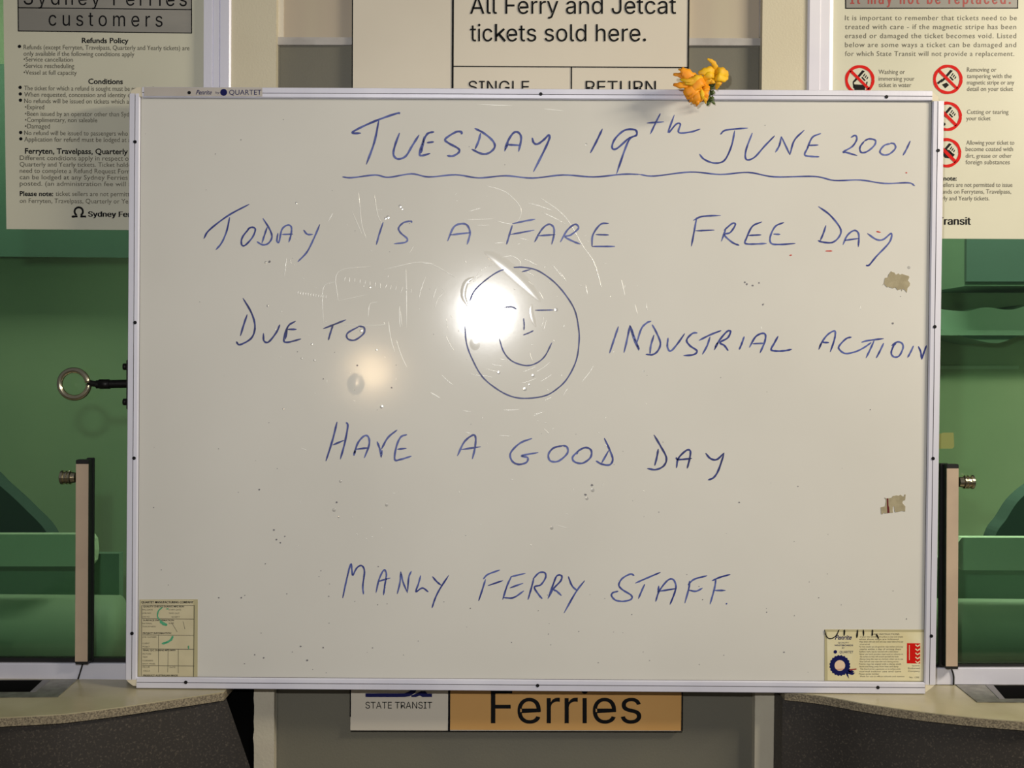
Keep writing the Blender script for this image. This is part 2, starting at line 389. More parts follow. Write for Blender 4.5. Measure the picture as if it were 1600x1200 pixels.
# ------------------------------------------------------------------ counters
def counter(edge, side, splay):
    """edge: front edge pixels on the counter top, from the outer side to the board"""
    t = empty('service_counter', Vector((side*.95, YW-.05, 0)))
    top = [PZ(x, y, ZC) for x, y in edge]
    top = [Vector(v) for v in cr([tuple(p) for p in top], 4)]
    out = top[0]; xo = side*1.9
    lead = [Vector((xo, out.y-.012, ZC)), Vector(((xo+out.x)/2, out.y-.01, ZC))]
    ring = lead+top
    back = [Vector((ring[-1].x, YW+.004, ZC)), Vector((xo, YW+.004, ZC))]
    poly = ring+back
    th = .0125
    if side > 0: pass
    bm = bmesh.new(); add_prism(bm, poly, (0, 0, -th)); o = bm_obj('stone_top', bm, M['granite_top'], t)
    # edge band carries the coarser cut stone
    V, Fc = [], []
    for p in ring: V += [p+Vector((0, -.0006, -.0012)), p+Vector((0, -.0006, -th-.0002))]
    e = ring[-1]; V += [Vector((e.x-side*.0006, YW, ZC-.0012)), Vector((e.x-side*.0006, YW, ZC-th))]
    n = len(ring)+1
    for i in range(n-1): Fc.append((2*i, 2*i+2, 2*i+3, 2*i+1))
    mesh('cut_edge', V, Fc, M['granite_edge'], t)
    # desk front below, set back; inner splay shaped to a shadow's slant
    off = .012; V, Fc = [], []
    for i, p in enumerate(ring):
        k = i/(len(ring)-1)
        V += [Vector((p.x, p.y+off, ZC-th)), Vector((p.x-side*splay*max(0, k-.75)/.25, p.y+off, 0))]
    e = ring[-1]; V += [Vector((e.x-side*(-.03 if splay else .006), YW+.001, ZC-th)), Vector((e.x-side*(splay-.03 if splay else .006), YW+.001, 0))]
    n = len(ring)+1
    for i in range(n-1): Fc.append((2*i, 2*i+2, 2*i+3, 2*i+1))
    mesh('desk_front', V, Fc[:-1], M['desk'], t, smooth=True)
    mesh('desk_end', V[-4:], [(0, 2, 3, 1)], M['desk'], t)
    return t
left_edge = [(0, 1121), (92, 1116), (150, 1109.5), (200, 1103), (250, 1095.5), (300, 1088.5), (340, 1082.5), (350, 1081)]
right_edge = [(1600, 1127), (1525, 1121), (1462, 1114.5), (1410, 1108), (1350, 1099), (1307, 1091), (1276, 1086), (1246, 1082.5), (1226, 1080.5)]
ct1 = counter(left_edge, -1, .34); tag(ct1, 'curved speckled stone ticket counter on a dark front under the left window', 'counter')
ct2 = counter(right_edge, 1, 0); tag(ct2, 'curved speckled stone ticket counter on a dark front under the right window', 'counter')
# steel coin trays let into the tops
def flat(name, pts, z, mat, parent, h=.0006):
    bm = bmesh.new(); add_prism(bm, [PZ(x, y, z) for x, y in pts], (0, 0, h)); return bm_obj(name, bm, mat, parent)
def tray(label, rim, well, lip):
    t = empty('coin_tray', PZ(rim[0][0], rim[0][1], ZC))
    flat('tray_rim', rim, ZC, M['tray'], t, .0012)
    flat('tray_well', well, ZC+.0012, M['pit'], t, .0003)
    flat('tray_lip', lip, ZC+.0012, M['alu_groove'], t, .0006)
    return tag(t, label, 'tray')
tray('steel coin tray with a dark well set into the left counter', [(-160, 1063), (121, 1062.5), (90, 1090), (-160, 1092)], [(-160, 1063.5), (67, 1063), (47, 1081), (-160, 1082)], [(67, 1063), (78, 1063), (56, 1081), (47, 1081.5)])
tray('steel coin tray with a dark well set into the right counter', [(1493, 1070.5), (1760, 1070.5), (1760, 1100), (1527, 1098)], [(1552, 1071), (1760, 1071), (1760, 1092), (1570, 1091.5)], [(1540, 1071), (1552, 1071), (1570, 1092), (1561, 1092)])

# ------------------------------------------------------------------ glass screen end bars with lock knobs
def end_bar(x0, x1, xb, yt, yb, ytb, dx, side, label, cable):
    t = empty('glass_end_bar', P((x0+x1)/2, yb, YW-.014))
    Yf = YW-.016; Yk = YG
    top = [(x0, yt), (x1, yt), (x1+dx, yb), (x0+dx, yb)]
    xin = x1 if side < 0 else x0
    # black body from the trim back to the glass
    bm = bmesh.new()
    f = [P(x0+.4, yt-5, Yf+.0016), P(x1-.2, yt-5, Yf+.0016), P(x1+dx-.2, yb+2, Yf+.0016), P(x0+dx+.4, yb+2, Yf+.0016)]
    add_prism(bm, f, (0, Yk-Yf-.0016, 0)); bm_obj('black_body', bm, M['black'], t)
    prism('beige_trim', top, Yf, .0016, M['beigebar'], t, bevel=.0003)
    bm = bmesh.new(); add_prism(bm, [P(x0-.3, yt-6.5, Yf-.0004), P(x1+.3, yt-6.5, Yf-.0004), P(x1+.3, yt, Yf-.0004), P(x0-.3, yt, Yf-.0004)], (0, .012, 0))
    bmesh.ops.bevel(bm, geom=bm.edges[:], offset=.0008, segments=2, affect='EDGES'); bm_obj('end_cap', bm, M['black'], t)
    prism('end_cap', [(x0+dx, yb), (x1+dx+1, yb), (x1+dx, yb+4), (x0+dx+1, yb+4)], Yf-.0004, .012, M['black'], t)
    # rubber channel at the glass
    a, b = (x1-3, xb) if side < 0 else (xb, x0+3)
    prism('rubber_channel', [(a, ytb), (b, ytb), (b+dx, yb+1), (a+dx, yb+1)], Yk-.007, .007, M['black'], t, bevel=.0008)
    # ribbed lock knob on the outer side
    kx = x0 if side < 0 else x1; yk = yt+21
    c = P(kx, yk, Yf+.010); s = side
    prof = [(0, .0075), (.006, .0085), (.007, .0105), (.0085, .0105), (.0088, .009), (.011, .009), (.0115, .0105), (.0135, .0105), (.014, .009), (.017, .0088), (.0175, .0108), (.0215, .0108), (.0225, .0092)]
    V, Fc = [], []; sg = 24
    for (d, r) in prof:
        for k in range(sg): V.append(c+Vector((s*d, r*math.cos(2*PI*k/sg), r*math.sin(2*PI*k/sg))))
    for i in range(len(prof)-1):
        for k in range(sg): k2 = (k+1) % sg; Fc.append((i*sg+k, i*sg+k2, (i+1)*sg+k2, (i+1)*sg+k))
    Fc.append(tuple((len(prof)-1)*sg+k for k in range(sg))); Fc.append(tuple(range(sg)))
    o = mesh('lock_knob', V, Fc, M['steel'], t); o['label'] = 'ribbed steel lock knob'
    tube('cable', [P(cx_, cy_, YW-.002) for cx_, cy_ in cr(cable, 4)], .0013, M['black'], t, seg=6)
    return tag(t, label, 'bar')
end_bar(118.5, 138, 146, 725, 1034, 715.5, -1.5, -1, 'beige faced black upright bar with steel knob left of the whiteboard', [(129, 1038), (126, 1048), (122, 1061)])
end_bar(1479.5, 1498, 1469, 732, 1041.5, 724, -1.5, 1, 'beige faced black upright bar with steel knob right of the whiteboard', [(1487, 1046), (1490, 1056), (1490, 1070)])

# ------------------------------------------------------------------ eye bolt
eb = empty('eye_bolt', P(190, 600, YW-.006))
Ye = YBK+.012
cr_ = P(116, 600, Ye); rad = .0210
k = Vector((0, 0, 0))
ringp = []
for i in range(41):
    a = math.radians(6)+2*PI*.985*i/40; ringp.append(cr_+Vector((math.cos(a)*rad*1.03, .0035*(i/40-.5), math.sin(a)*rad)))
tube('ring', ringp, .0044, M['steel'], eb, seg=14)
nk = [P(x, y, Ye) for x, y in ((138, 597), (143, 599), (150, 600), (158, 600))]
tube('ring_neck', nk, .0046, M['darksteel'], eb, seg=12, taper=[.9, 1, 1, 1])
a, b = P(150, 600.5, Ye), P(204, 599.5, Ye)
pts, tp = [], []
for i in range(80):
    pts.append(a.lerp(b, i/79)); tp.append(1.0 if i % 2 else .86)
tube('threaded_shank', pts, .0064, M['darksteel'], eb, seg=12, taper=tp)
pts = [a.lerp(b, .10), a.lerp(b, .40)]
tube('nut', pts, .0076, M['darksteel'], eb, seg=6)
prism('bracket_plate', [(197, 562), (212, 562), (212, 640), (197, 640)], YBK, .010, M['darksteel'], eb, bevel=.001)
for yy in (573, 628):
    p = P(197, yy, YBK+.005); tube('bolt_head', [p+Vector((.001, 0, 0)), p-Vector((.004, 0, 0))], .005, M['darksteel'], eb, seg=8)
tag(eb, 'steel ring bolt with blackened shank sticking out left of the whiteboard', 'bolt')

# ------------------------------------------------------------------ posters on the glass
YP = YG-.0016
def poster(corners, mat, label):
    t = empty('notice_poster', P(corners[0][0], corners[2][1], YP))
    prism('poster_sheet', corners, YP, .0014, mat, t)
    return tag(t, label, 'poster')
YT = YP-.00035
po = poster([(4, -90), (319.5, -90), (316, 360), (10, 358)], M['paper'], 'grey notice with a refunds policy in small print, on the left window')
prism('header_box', [(27, -70), (299, -68), (299.5, 51.5), (28.5, 48)], YP-.0002, .0002, M['greybox'], po)
lines_geo('header_border', [(27.5, -70, 28.7, 48.5, 1.6), (299, -68, 299.5, 52, 1.6), (28, 48.3, 300, 51.7, 1.6), (28, 12, 299, 15, 1.6)], YT, M['print'], po)
each_line('header_lettering', [('Sydney Ferries', 37, 292, 7, 31, dict(space=1.25, face='grotesque')), ('customers', 76, 254, 40, 31, dict(space=1.35, face='grotesque'))], YT, M['print'], po, slope=.010)
each_line('bold_heading', [('Refunds Policy', 128, 201, 67, 11, dict(bold=.022)), ('Conditions', 138, 192, 131, 11, dict(bold=.022)),
    ('Ferryten, Travelpass, Quarterly', 39, 197, 240, 11.5, dict(bold=.022, more=' and Yearly tickets')), ('Please note:', 31, 83, 306, 10, dict(bold=.022)),
    ('Sydney Fer', 138, 200, 338.5, 11.5, dict(bold=.03, more='ries', face='grotesque'))], YT, M['print'], po, slope=.006)
G = [('Refunds (except Ferryten, Travelpass, Quarterly and Yearly tickets) are', 37, 296, 77), ('only available if the following conditions apply', 37, 210, 87),
 ('•Service cancellation', 37, 114, 96), ('•Service rescheduling', 37, 116, 106), ('•Vessel at full capacity', 37, 120, 116.5)]
G2 = [('The ticket for which a refund is sought must be pres', 38, 222, 141, 'ented'), ('When requested, concession and identity d', 38, 201, 151, 'etails must be'), ('No refunds will be issued on tickets which a', 38, 202, 161, 're'),
 ('•Expired', 39, 69, 170.5, ''), ('•Been issued by an operator other than Syd', 39, 201, 181, 'ney Ferries'), ('•Complimentary, non saleable', 39, 152, 190.5, ''), ('•Damaged', 39, 78, 200.5, ''),
 ('No refund will be issued to passengers who', 38, 200, 211, ' have'), ('Application for refund must be lodged at a', 38, 199, 221, ' ticket office'),
 ('Different conditions apply in respect o', 31, 201, 250, 'f Ferryten'), ('Quarterly and Yearly tickets. Ticket holde', 31, 201, 260, 'rs will'), ('need to complete a Refund Request For', 31, 201, 270, 'm which'),
 ('can be lodged at any Sydney Ferries', 31, 196, 280, ' office or'), ('posted. (an administration fee will', 31, 196, 290, ' apply)'), ('ticket sellers are not permit', 87, 200, 306, 'ted to'), ('on Ferryten, Travelpass, Quarterly or Ye', 31, 199, 317, 'arly')]
lettering('small_print', [(s, a, b, y, 9.8, dict()) for s, a, b, y in G]+[(s, a, b, y, 9.8, dict(more=m)) for s, a, b, y, m in G2], YT, M['greytext'], po, slope=.006)
dots_geo('bullet_dot', [(30.5, 72.5, 2.6), (31.5, 136.5, 2.6), (31.8, 146.7, 2.6), (32, 156.5, 2.6), (32.3, 207, 2.6), (32.6, 216.8, 2.6)], YT, M['print'], po)
V, Fc = [], []
ribbon(V, Fc, [(123+6.5*math.cos(a), 330.5+6.5*math.sin(a)) for a in [math.radians(120+q*300/12) for q in range(13)]], 3, YT, ends=1)
ribbon(V, Fc, [(112, 338.5), (121, 338)], 3, YT, ends=1); ribbon(V, Fc, [(125.5, 338), (134.5, 338.5)], 3, YT, ends=1)
o = mesh('ferry_emblem', V, Fc, M['print'], po); o['label'] = 'small black ring emblem'

po = poster([(1304, -90), (1720, -90), (1716, 374), (1292, 372)], M['paper_warm'], 'cream notice with red prohibition signs on ticket care, on the right window')
prism('header_box', [(1320, -70), (1592, -70), (1590.5, 13), (1321.5, 13)], YP-.0002, .0002, M['greybox'], po)
lines_geo('header_border', [(1320.5, -70, 1321.5, 13.5, 1.6), (1591.5, -70, 1590, 13.5, 1.6), (1321, 13, 1591, 12.6, 1.6)], YT, M['print'], po)
lettering('red_heading', [('It may not be replaced.', 1329, 1579, 6, 25, dict(space=1.3, face='grotesque', bold=.01))], YT, M['redtext'], po)
rows = ['It is important to remember that tickets need to be', 'treated with care - if the magnetic stripe has been', 'erased or damaged the ticket becomes void. Listed', 'below are some ways a ticket can be damaged and', 'for which State Transit will not provide a replacement.']
ends_ = [1589, 1588, 1588, 1588, 1585]
ln = [(s, 1320.5, ends_[i], 31.5+14*i, 10.6, dict(space=1.12)) for i, s in enumerate(rows)]
caps = [('Washing or', 1373, 1414, 115.5), ('immersing your', 1373, 1429, 126), ('ticket in water', 1373, 1424, 136), ('Removing or', 1511, 1557, 112), ('tampering with the', 1511, 1581, 122), ('magnetic stripe or any', 1511, 1585, 132), ('detail on your ticket', 1511, 1583, 142),
 ('Cutting or tearing', 1511, 1576, 178), ('your ticket', 1510, 1548, 188), ('Allowing your ticket to', 1510, 1585, 226), ('become coated with', 1509, 1583, 236), ('dirt, grease or other', 1509, 1581, 246.5), ('foreign substances', 1509, 1578, 256.5),
 ('Ticket sellers are not permitted to issue', 1447, 1582, 292), ('any refunds on Ferrytens, Travelpass,', 1447, 1580, 302.5), ('Quarterly and Yearly tickets.', 1447, 1546, 313)]
lettering('small_print', ln+[(s, a, b, y, 9.4, {}) for s, a, b, y in caps], YT, M['greytext'], po)
each_line('bold_heading', [('Please note:', 1446, 1495, 282, 9.4, dict(bold=.022)), ('State Transit', 1421, 1516.5, 351, 16, dict(bold=.03, face='grotesque'))], YT, M['print'], po)
for n_, (cx, cy) in enumerate([(1343.4, 124.7), (1481, 124), (1480, 181.7), (1479, 238.7)]):
    V, Fc = [], []
    rp = [(cx+20.8*math.cos(2*PI*q/36), cy+20.8*math.sin(2*PI*q/36)) for q in range(37)]
    ribbon(V, Fc, rp, 4.6, YT-.0002, ends=1, smooth=False)
    ribbon(V, Fc, [(cx-14.5, cy-14.5), (cx+14.5, cy+14.5)], 4.6, YT-.0002, ends=1, smooth=False)
    ps = mesh('prohibition_sign', V, Fc, M['red'], po); ps['label'] = ['red barred ring over a ticket and a washing bowl', 'red barred ring over a ticket being picked at', 'red barred ring over a ticket being cut', 'red barred ring over a soiled ticket'][n_]
    V, Fc = [], []
    def pl(pts): b_ = len(V); V.extend(P(cx+x, cy+y, YT) for x, y in pts); Fc.append(tuple(range(b_, b_+len(pts))))
    pl([(4, -15), (8, -13.5), (-6, 2), (-10, 5), (-11, 3)])
    for q in range(3): pl([(5+q*2.6, -6+q*2.2), (6.4+q*2.6, -5+q*2.2), (9+q*2.2, -9+q*2.6), (8+q*2.2, -10.2+q*2.6)])
    pl([(3.5, -5), (5, -4), (9.5, 1), (7.5, 2), (2.8, -3)])
    if n_ == 0: pl([(-11, 4), (-9, 4), (-8, 13), (-10, 13)]); pl([(10.5, 3), (12.5, 3), (11, 10), (9.5, 10)]); pl([(-10, 7), (9, 8), (8, 16), (-8, 16)])
    elif n_ == 1: pl([(-9, 8), (-2, 5), (2, 9), (-4, 14)]); pl([(-17, 5), (-9, -1), (-8, 2), (-15, 8)])
    elif n_ == 2: pl([(-9, 6), (-2, 12), (-4, 15), (-9, 12)])
    else: pl([(-9, 0), (0, -6), (13, 3), (8, 9), (-2, 8)]); pl([(-14, 6), (-8, 3), (-7, 12), (-12, 15)])
    pc = mesh('ticket_pictogram', V, Fc, M['print'], ps)

# ------------------------------------------------------------------ ticket price sign on the recessed panel
YS = YR-.012
sg = tag(empty('ticket_sign', P(810, 1142, YS)), 'tall white ticket sign behind the whiteboard with an orange strip at its foot', 'sign')
prism('white_face', [(551.5, -80), (1076.5, -80), (1067, 1040), (1065, 1142.5), (547.5, 1141.5)], YS, .011, M['sign'], sg)
prism('orange_strip', [(703.5, 1036), (1067, 1036), (1064.5, 1141.5), (703, 1140.5)], YS-.0006, .0006, M['orange'], sg)
YTS = YS-.0010
GR = dict(face='grotesque')
lines_geo('black_edge', [(551, -80, 547.3, 1120, 2.0), (1077, -80, 1065.2, 1142, 2.2)], YTS, M['print'], sg)
lines_geo('black_rule', [(708.2, -80, 701.6, 1142, 3.6), (708, 103.5, 1076, 105.5, 1.8), (893, 104, 892, 300, 1.8), (547.5, 1142, 1065, 1143, 1.4)], YTS, M['print'], sg)
each_line('sign_lettering', [('All Ferry and Jetcat', 734.5, 1056.5, 21.5, 37, GR), ('tic', 734.5, 769.5, 64.5, 37, GR), ('ets sold here.', 791.5, 1009.5, 64.5, 37, GR), ('SINGLE', 732, 827, 145, 26, GR), ('RETURN', 915, 1025, 145, 26, GR), ('STATE TRANSIT', 571, 675, 1107, 14.3, GR), ('Ferries', 767, 1002, 1130, 73, GR)], YTS, M['print'], sg)
V, Fc = [], []
def pl(pts): b_ = len(V); V.extend(P(x, y, YTS) for x, y in pts); Fc.append(tuple(range(b_, b_+len(pts))))
pl([(571, 1083.5), (632, 1083.5), (640, 1080), (646, 1072), (652, 1076), (648, 1083), (640, 1088), (632, 1089), (571, 1089)])
pl([(571, 1060), (640, 1060), (640, 1066), (571, 1066)]); pl([(571, 1072), (636, 1072), (634, 1078), (571, 1078)])
pl([(642, 1087), (652, 1083), (658, 1080), (664, 1080), (668, 1084), (675, 1084), (675, 1089), (660, 1089), (656, 1087), (650, 1089), (643, 1089)])
kV, kF = [], []
ribbon(kV, kF, [(775, 37.5), (775, 64.5)], 3.4, YTS, ends=1, smooth=False); ribbon(kV, kF, [(775, 57), (788, 45)], 3.4, YTS, ends=1, smooth=False); ribbon(kV, kF, [(779.5, 53), (789.3, 64.5)], 3.6, YTS, ends=1, smooth=False)
mesh('sign_lettering', kV, kF, M['print'], sg)
o = mesh('transit_emblem', V, Fc, M['blueprint'], sg); o['label'] = 'navy striped emblem above small capitals'

# ------------------------------------------------------------------ whiteboard
wb = tag(empty('whiteboard', P(830, 1080, YBK)), 'white enamel whiteboard in an aluminium frame with blue handwriting, between the windows', 'whiteboard')
TL, TR, BR, BL = (201, 135.5), (1475.5, 141.5), (1462, 1085), (196, 1075)
def lerp2(a, b, t): return (a[0]+(b[0]-a[0])*t, a[1]+(b[1]-a[1])*t)
bd = prism('writing_surface', [(212, 145), (1460, 150), (1448, 1074), (208, 1066)], YB, YBK-YB, M['enamel'], wb)
def frame_piece(name, o0, o1, i0, i1, mat):
    """extruded frame section between outer edge o0-o1 and inner edge i0-i1"""
    prof = [(0, YBK), (0, YF+.001), (.05, YF), (.52, YF), (.535, YF+.0016), (.565, YF+.0016), (.58, YF+.0003), (.90, YF+.0006), (1.0, YF+.003), (1.0, YB+.0005)]
    V, Fc = [], []
    for (t, y) in prof:
        for (o_, i_) in ((o0, i0), (o1, i1)):
            a_, b_ = P(o_[0], o_[1], YF), P(i_[0], i_[1], YF); p = a_.lerp(b_, t); V.append(Vector((p.x, y, p.z)))
    n = len(prof)
    for i in range(n-1): Fc.append((2*i, 2*i+1, 2*i+3, 2*i+2))
    Fc.append(tuple(2*i for i in range(n))[::-1]); Fc.append(tuple(2*i+1 for i in range(n)))
    o = mesh(name, V, Fc, mat, wb); o.data.materials.append(M['alu_groove'])
    for k_ in (3, 4, 8): o.data.polygons[k_].material_index = 1
    return o
frame_piece('frame_rail', (222, 135.5), (1457, 141.5), (222, 152), (1457, 157.5), M['alu'])
frame_piece('frame_rail', (213, 1075.5), (1445.5, 1084.5), (213.5, 1058.5), (1445.5, 1066.5), M['alu'])
frame_piece('frame_stile', (202, 146), (196, 1062), (218.5, 146), (213.5, 1062), M['alu'])
frame_piece('frame_stile', (1475.5, 158), (1462, 1070), (1457.5, 158), (1444.5, 1070), M['alu'])
def cap(pts): prism('corner_cap', pts, YF+.0008, YBK-YF-.0008, M['plastic'], wb, bevel=.0006)
cap([(203, 147), (205, 141), (214, 136.5), (223, 135.7), (223, 152), (218, 150)])
cap([(1456, 141.5), (1459, 146), (1466, 150.5), (1467, 158.5), (1457, 158.5), (1456, 157)])
cap([(196, 1061), (213.5, 1061), (213.5, 1072), (208, 1072), (200, 1066)])
cap([(1445, 1066), (1461.5, 1069.5), (1458, 1073), (1450, 1079), (1445.5, 1083)])
YL = YF-.0002
prism('label_strip', [(225, 136.3), (410, 137.1), (410, 150.6), (225, 149.8)], YL, .0005, M['labelstrip'], wb)
each_line('frame_print', [('QUARTET', 358, 408.5, 148.0, 10.5, {}), ('by', 337, 343, 146.3, 5, {}), ('Penrite', 306, 331, 147.5, 9.5, dict(shear=.4, bold=.01))], YL-.0002, M['blueprint'], wb)
dots_geo('round_emblem', [(349.5, 144.3, 5.4)], YL-.0002, M['blueprint'], wb, seg=24)
scr = [(295.5, 144.7), (845, 146.7), (1385.5, 151), (210.5, 221.5), (210.5, 504), (209, 716), (205.8, 990), (1466.2, 235), (1461, 510.5), (1458.3, 716.5), (1455.6, 994), (290, 1066.5), (840, 1071.5), (1372, 1074.5)]
bm = bmesh.new()
c0 = P(scr[0][0], scr[0][1], YF-.0004)
bmesh.ops.create_circle(bm, cap_ends=True, radius=.003, segments=14, matrix=Matrix.Rotation(PI/2, 4, 'X'))
r_ = bmesh.ops.extrude_face_region(bm, geom=bm.faces[:]); bmesh.ops.translate(bm, verts=[v for v in r_['geom'] if isinstance(v, bmesh.types.BMVert)], vec=(0, .002, 0))
for v in bm.verts:
    if v.co.y < .001: v.co.x *= .8; v.co.z *= .8
bmesh.ops.recalc_face_normals(bm, faces=bm.faces)
sme = bpy.data.meshes.new('screw'); bm.to_mesh(sme); bm.free(); sme.materials.append(M['hole'])
for (x, y) in scr:
    o = bpy.data.objects.new('screw', sme); sc.collection.objects.link(o); o.parent = wb; o.matrix_parent_inverse = wb.matrix_world.inverted(); o.location = P(x, y, YF-.0006)

# --- handwriting, traced stroke by stroke on the board
YI = YB-.0003
RG = {'T': (540, 170, 5), 'A': (520, 160, 10/3), 'B': (960, 160, 3.2), 'C': (300, 300, 3.3325), 'D': (660, 370, 4.287), 'R': (300, 310, 4.444), 'I': (940, 490, 5), 'J': (1240, 490, 6.6667),
      'F': (480, 630, 4.444), 'G': (780, 630, 4), 'K': (520, 870, 4), 'L': (780, 870, 4)}
def W(reg, strokes, label, width=3.0, mat='ink', name='handwritten_word'):
    if name == 'red_mark' and ';' in strokes:
        for st in strokes.split(';'): W(reg, st, 'small red dash', width, mat, name)
        return
    ox, oy, s = RG[reg]; V, Fc = [], []
    for st in strokes.split(';'):
        v = [float(q) for q in st.split()]; pts = [(ox+v[i]/s, oy+v[i+1]/s) for i in range(0, len(v), 2)]
        ribbon(V, Fc, pts, width, YI)
    o = mesh(name, V, Fc, M[mat], wb); o['label'] = label; return o
W('T', '120 190 52 188 110 150 250 88 400 36 425 40;260 90 225 260 162 435;422 188 385 290 375 360 410 392 470 370 520 290 575 203;692 180 640 195 605 260 578 350 600 365 662 348;635 265 690 258;614 215 600 300 588 348;905 200 905 180 860 182 780 235 800 265 880 310 885 340 840 368 792 366;1008 152 1080 190 1150 250 1165 300 1120 345 1060 350 985 315;1055 190 1040 250 1012 315;1243 332 1265 260 1310 190 1350 185 1372 230 1352 335;1258 280 1365 285;1246 322 1272 262;1458 225 1470 265 1500 275 1545 245 1588 205 1590 240 1540 350 1468 492', 'handwritten word Tuesday', 3.2)
W('A', '1405 137 1375 200 1342 263;1548 180 1480 240 1455 235 1470 190 1520 145 1575 143 1582 170 1548 188 1520 250 1478 372', 'handwritten number 19')
W('B', '230 55 205 105 180 158;162 103 248 97;300 62 270 150 310 108 330 110 322 150 380 148 430 133', 'small raised letters th', 2.6)
W('B', '530 160 560 138 668 128;602 140 585 220 550 290 500 303 450 285 425 258;690 152 658 240 660 285 700 275 750 220 802 166;835 170 825 215 805 250;835 170 878 262;878 262 900 190 950 138;1033 155 990 175 965 230 952 262 985 270 1025 272;970 215 1020 213', 'handwritten word June', 2.6)
W('B', '1183 175 1205 165 1212 185 1190 220 1145 247 1160 250 1215 266;1250 193 1228 225 1235 250 1265 245 1300 215 1305 190 1275 182 1250 193;1385 205 1350 215 1328 245 1345 262 1375 258 1405 230 1400 208 1380 203;1480 192 1460 235 1443 265', 'handwritten year 2001', 2.6)
W('A', '50 388 100 392 220 378 290 390 410 372 500 388 640 377 760 393 900 382 1040 394 1200 378 1360 388 1510 374 1601 375', 'wavy underline, left half', 2.4, name='wavy_underline')
W('B', '126 360 200 368 380 348 530 360 670 350 800 372 1000 370 1100 390 1230 388 1350 405 1470 402 1503 418', 'wavy underline, right half', 2.2, name='wavy_underline')
W('R', '82 280 120 220 250 120 398 40;262 130 240 230 205 310 165 358;400 205 350 270 345 320 370 325 420 270 440 215 415 200 385 215;492 138 540 215 555 270 530 312 490 322 450 300;522 200 505 250 485 312;597 240 590 295 605 300 625 215 665 185 690 200 688 250 672 305;625 250 702 248;775 218 800 248 840 250;888 180 850 270 800 370 735 440', 'handwritten word Today', 2.6)
W('R', '1328 165 1300 250 1280 322;1525 170 1520 158 1470 168 1435 205 1450 240 1495 280 1480 305 1402 315', 'handwritten word is', 2.6)
W('A', '598 722 630 650 670 632 700 640 715 680 700 740;612 690 718 678', 'handwritten letter a in the second line')
W('A', '905 740 920 690 935 640;935 632 1000 618 1055 608;925 688 1050 665;1050 728 1090 660 1125 635 1150 650 1152 690 1140 740;1065 695 1160 688;1054 724 1080 672;1185 728 1222 665 1262 635 1280 655 1240 690 1210 700 1255 725 1290 738;1438 630 1395 635 1355 690 1350 750;1350 750 1470 750;1370 688 1438 690', 'handwritten word fare', 2.7)
W('B', '412 575 400 640 385 720;395 590 440 570 532 565;405 642 500 638;560 625 535 695;548 640 590 605 605 612 580 650 550 662 590 700 625 715;738 597 690 620 660 680 655 705 700 708 762 705;670 665 735 662;848 600 805 620 780 670 785 705 830 710 905 705;795 658 830 660', 'handwritten word free', 2.6)
W('B', '1020 520 1080 565 1130 630 1125 670 1090 700 1040 698 1018 690;1058 615 1045 655 1030 690;1143 712 1165 665 1200 640 1222 660 1220 722;1150 690 1222 680;1265 655 1310 685 1345 685 1385 655 1375 700 1310 770 1275 812 1258 815', 'handwritten word day at the end of the second line', 2.6)
W('B', '1310 645 1332 650;1055 743 1090 743;1456 350 1464 353;875 765 888 763', '', 2.2, 'red_ink', name='red_mark')
W('C', '265 552 310 630 328 700 310 760 250 795 230 778;288 637 270 690 252 750;372 735 375 775 400 780 440 730 458 690;540 672 500 700 478 770 500 782 568 765;495 715 545 715;497 712 486 768', 'handwritten word due', 2.8, 'ink_dark')
W('C', '683 712 740 690 802 665;735 690 722 730 710 772;870 700 810 735 812 765 850 770 895 735 895 705 865 698', 'handwritten word to', 2.7, 'ink_dark')
W('D', '315 435 350 360 430 285 520 228 620 205 700 207 780 230 880 300 960 390 1020 490 1045 600 1050 700 1030 830 970 950 900 1020 820 1065 700 1082 600 1070 500 1020 400 935 330 810 295 710 285 600;665 235 725 218;548 472 600 470 630 485;755 492 880 490;678 545 682 590 680 625;675 658 710 645 745 628;515 683 545 770 600 832 690 862 760 848 820 800 868 708', 'round smiling face drawn in thin blue line', 2.2, 'ink_dark', name='drawn_face')
W('I', '132 100 95 210 62 310;222 90 200 200 175 305;222 90 250 190 292 288;226 96 262 200 296 280;275 230 310 120 350 75 388 58;395 85 430 150 460 230 440 290 400 320 345 318;410 165 385 250 378 315;520 188 515 260 540 292 590 240 650 155;750 150 710 155 665 205 690 250 745 290 720 320 640 328;760 210 850 165 935 132;848 180 825 250 788 318;880 285 920 210 980 140 1008 140 985 190 925 225 960 250 990 290;908 222 884 275;1115 178 1095 235 1075 282;1155 265 1200 185 1250 155 1280 165 1275 220 1238 308;1180 235 1275 232;1380 175 1350 230 1325 280 1360 292 1430 290 1488 278', 'handwritten word industrial', 2.8)
W('J', '262 375 300 290 360 215 425 180 435 215 420 290 382 400;266 365 290 305;300 290 320 300 370 302;605 245 550 260 480 330 475 370 540 415 650 395 740 350 810 300;708 298 780 280 940 260;840 280 800 370 755 462;940 305 900 390 862 462;1020 335 1080 295 1130 310 1140 360 1100 440 1045 450 1018 410 1040 340 1070 305;1250 335 1220 400 1188 458;1300 340 1325 400 1335 478;1335 478 1360 400 1385 330;1418 190 1419 230 1418 270', 'handwritten word action running up to the frame', 2.6)
W('F', '208 128 175 260 130 402;270 132 282 160 260 280 230 390;178 290 255 258;325 365 350 280 395 228 425 235 430 290 397 380;335 320 425 310;322 362 338 310;485 265 505 320 515 378;515 320 560 240 625 185;514 372 520 325;693 218 650 235 620 300 608 390 650 390 725 367;625 320 690 313', 'handwritten word have', 2.9)
W('F', '1043 367 1090 270 1150 222 1170 240 1165 310 1147 388;1070 322 1205 302', 'handwritten letter a in the fourth line', 2.9)
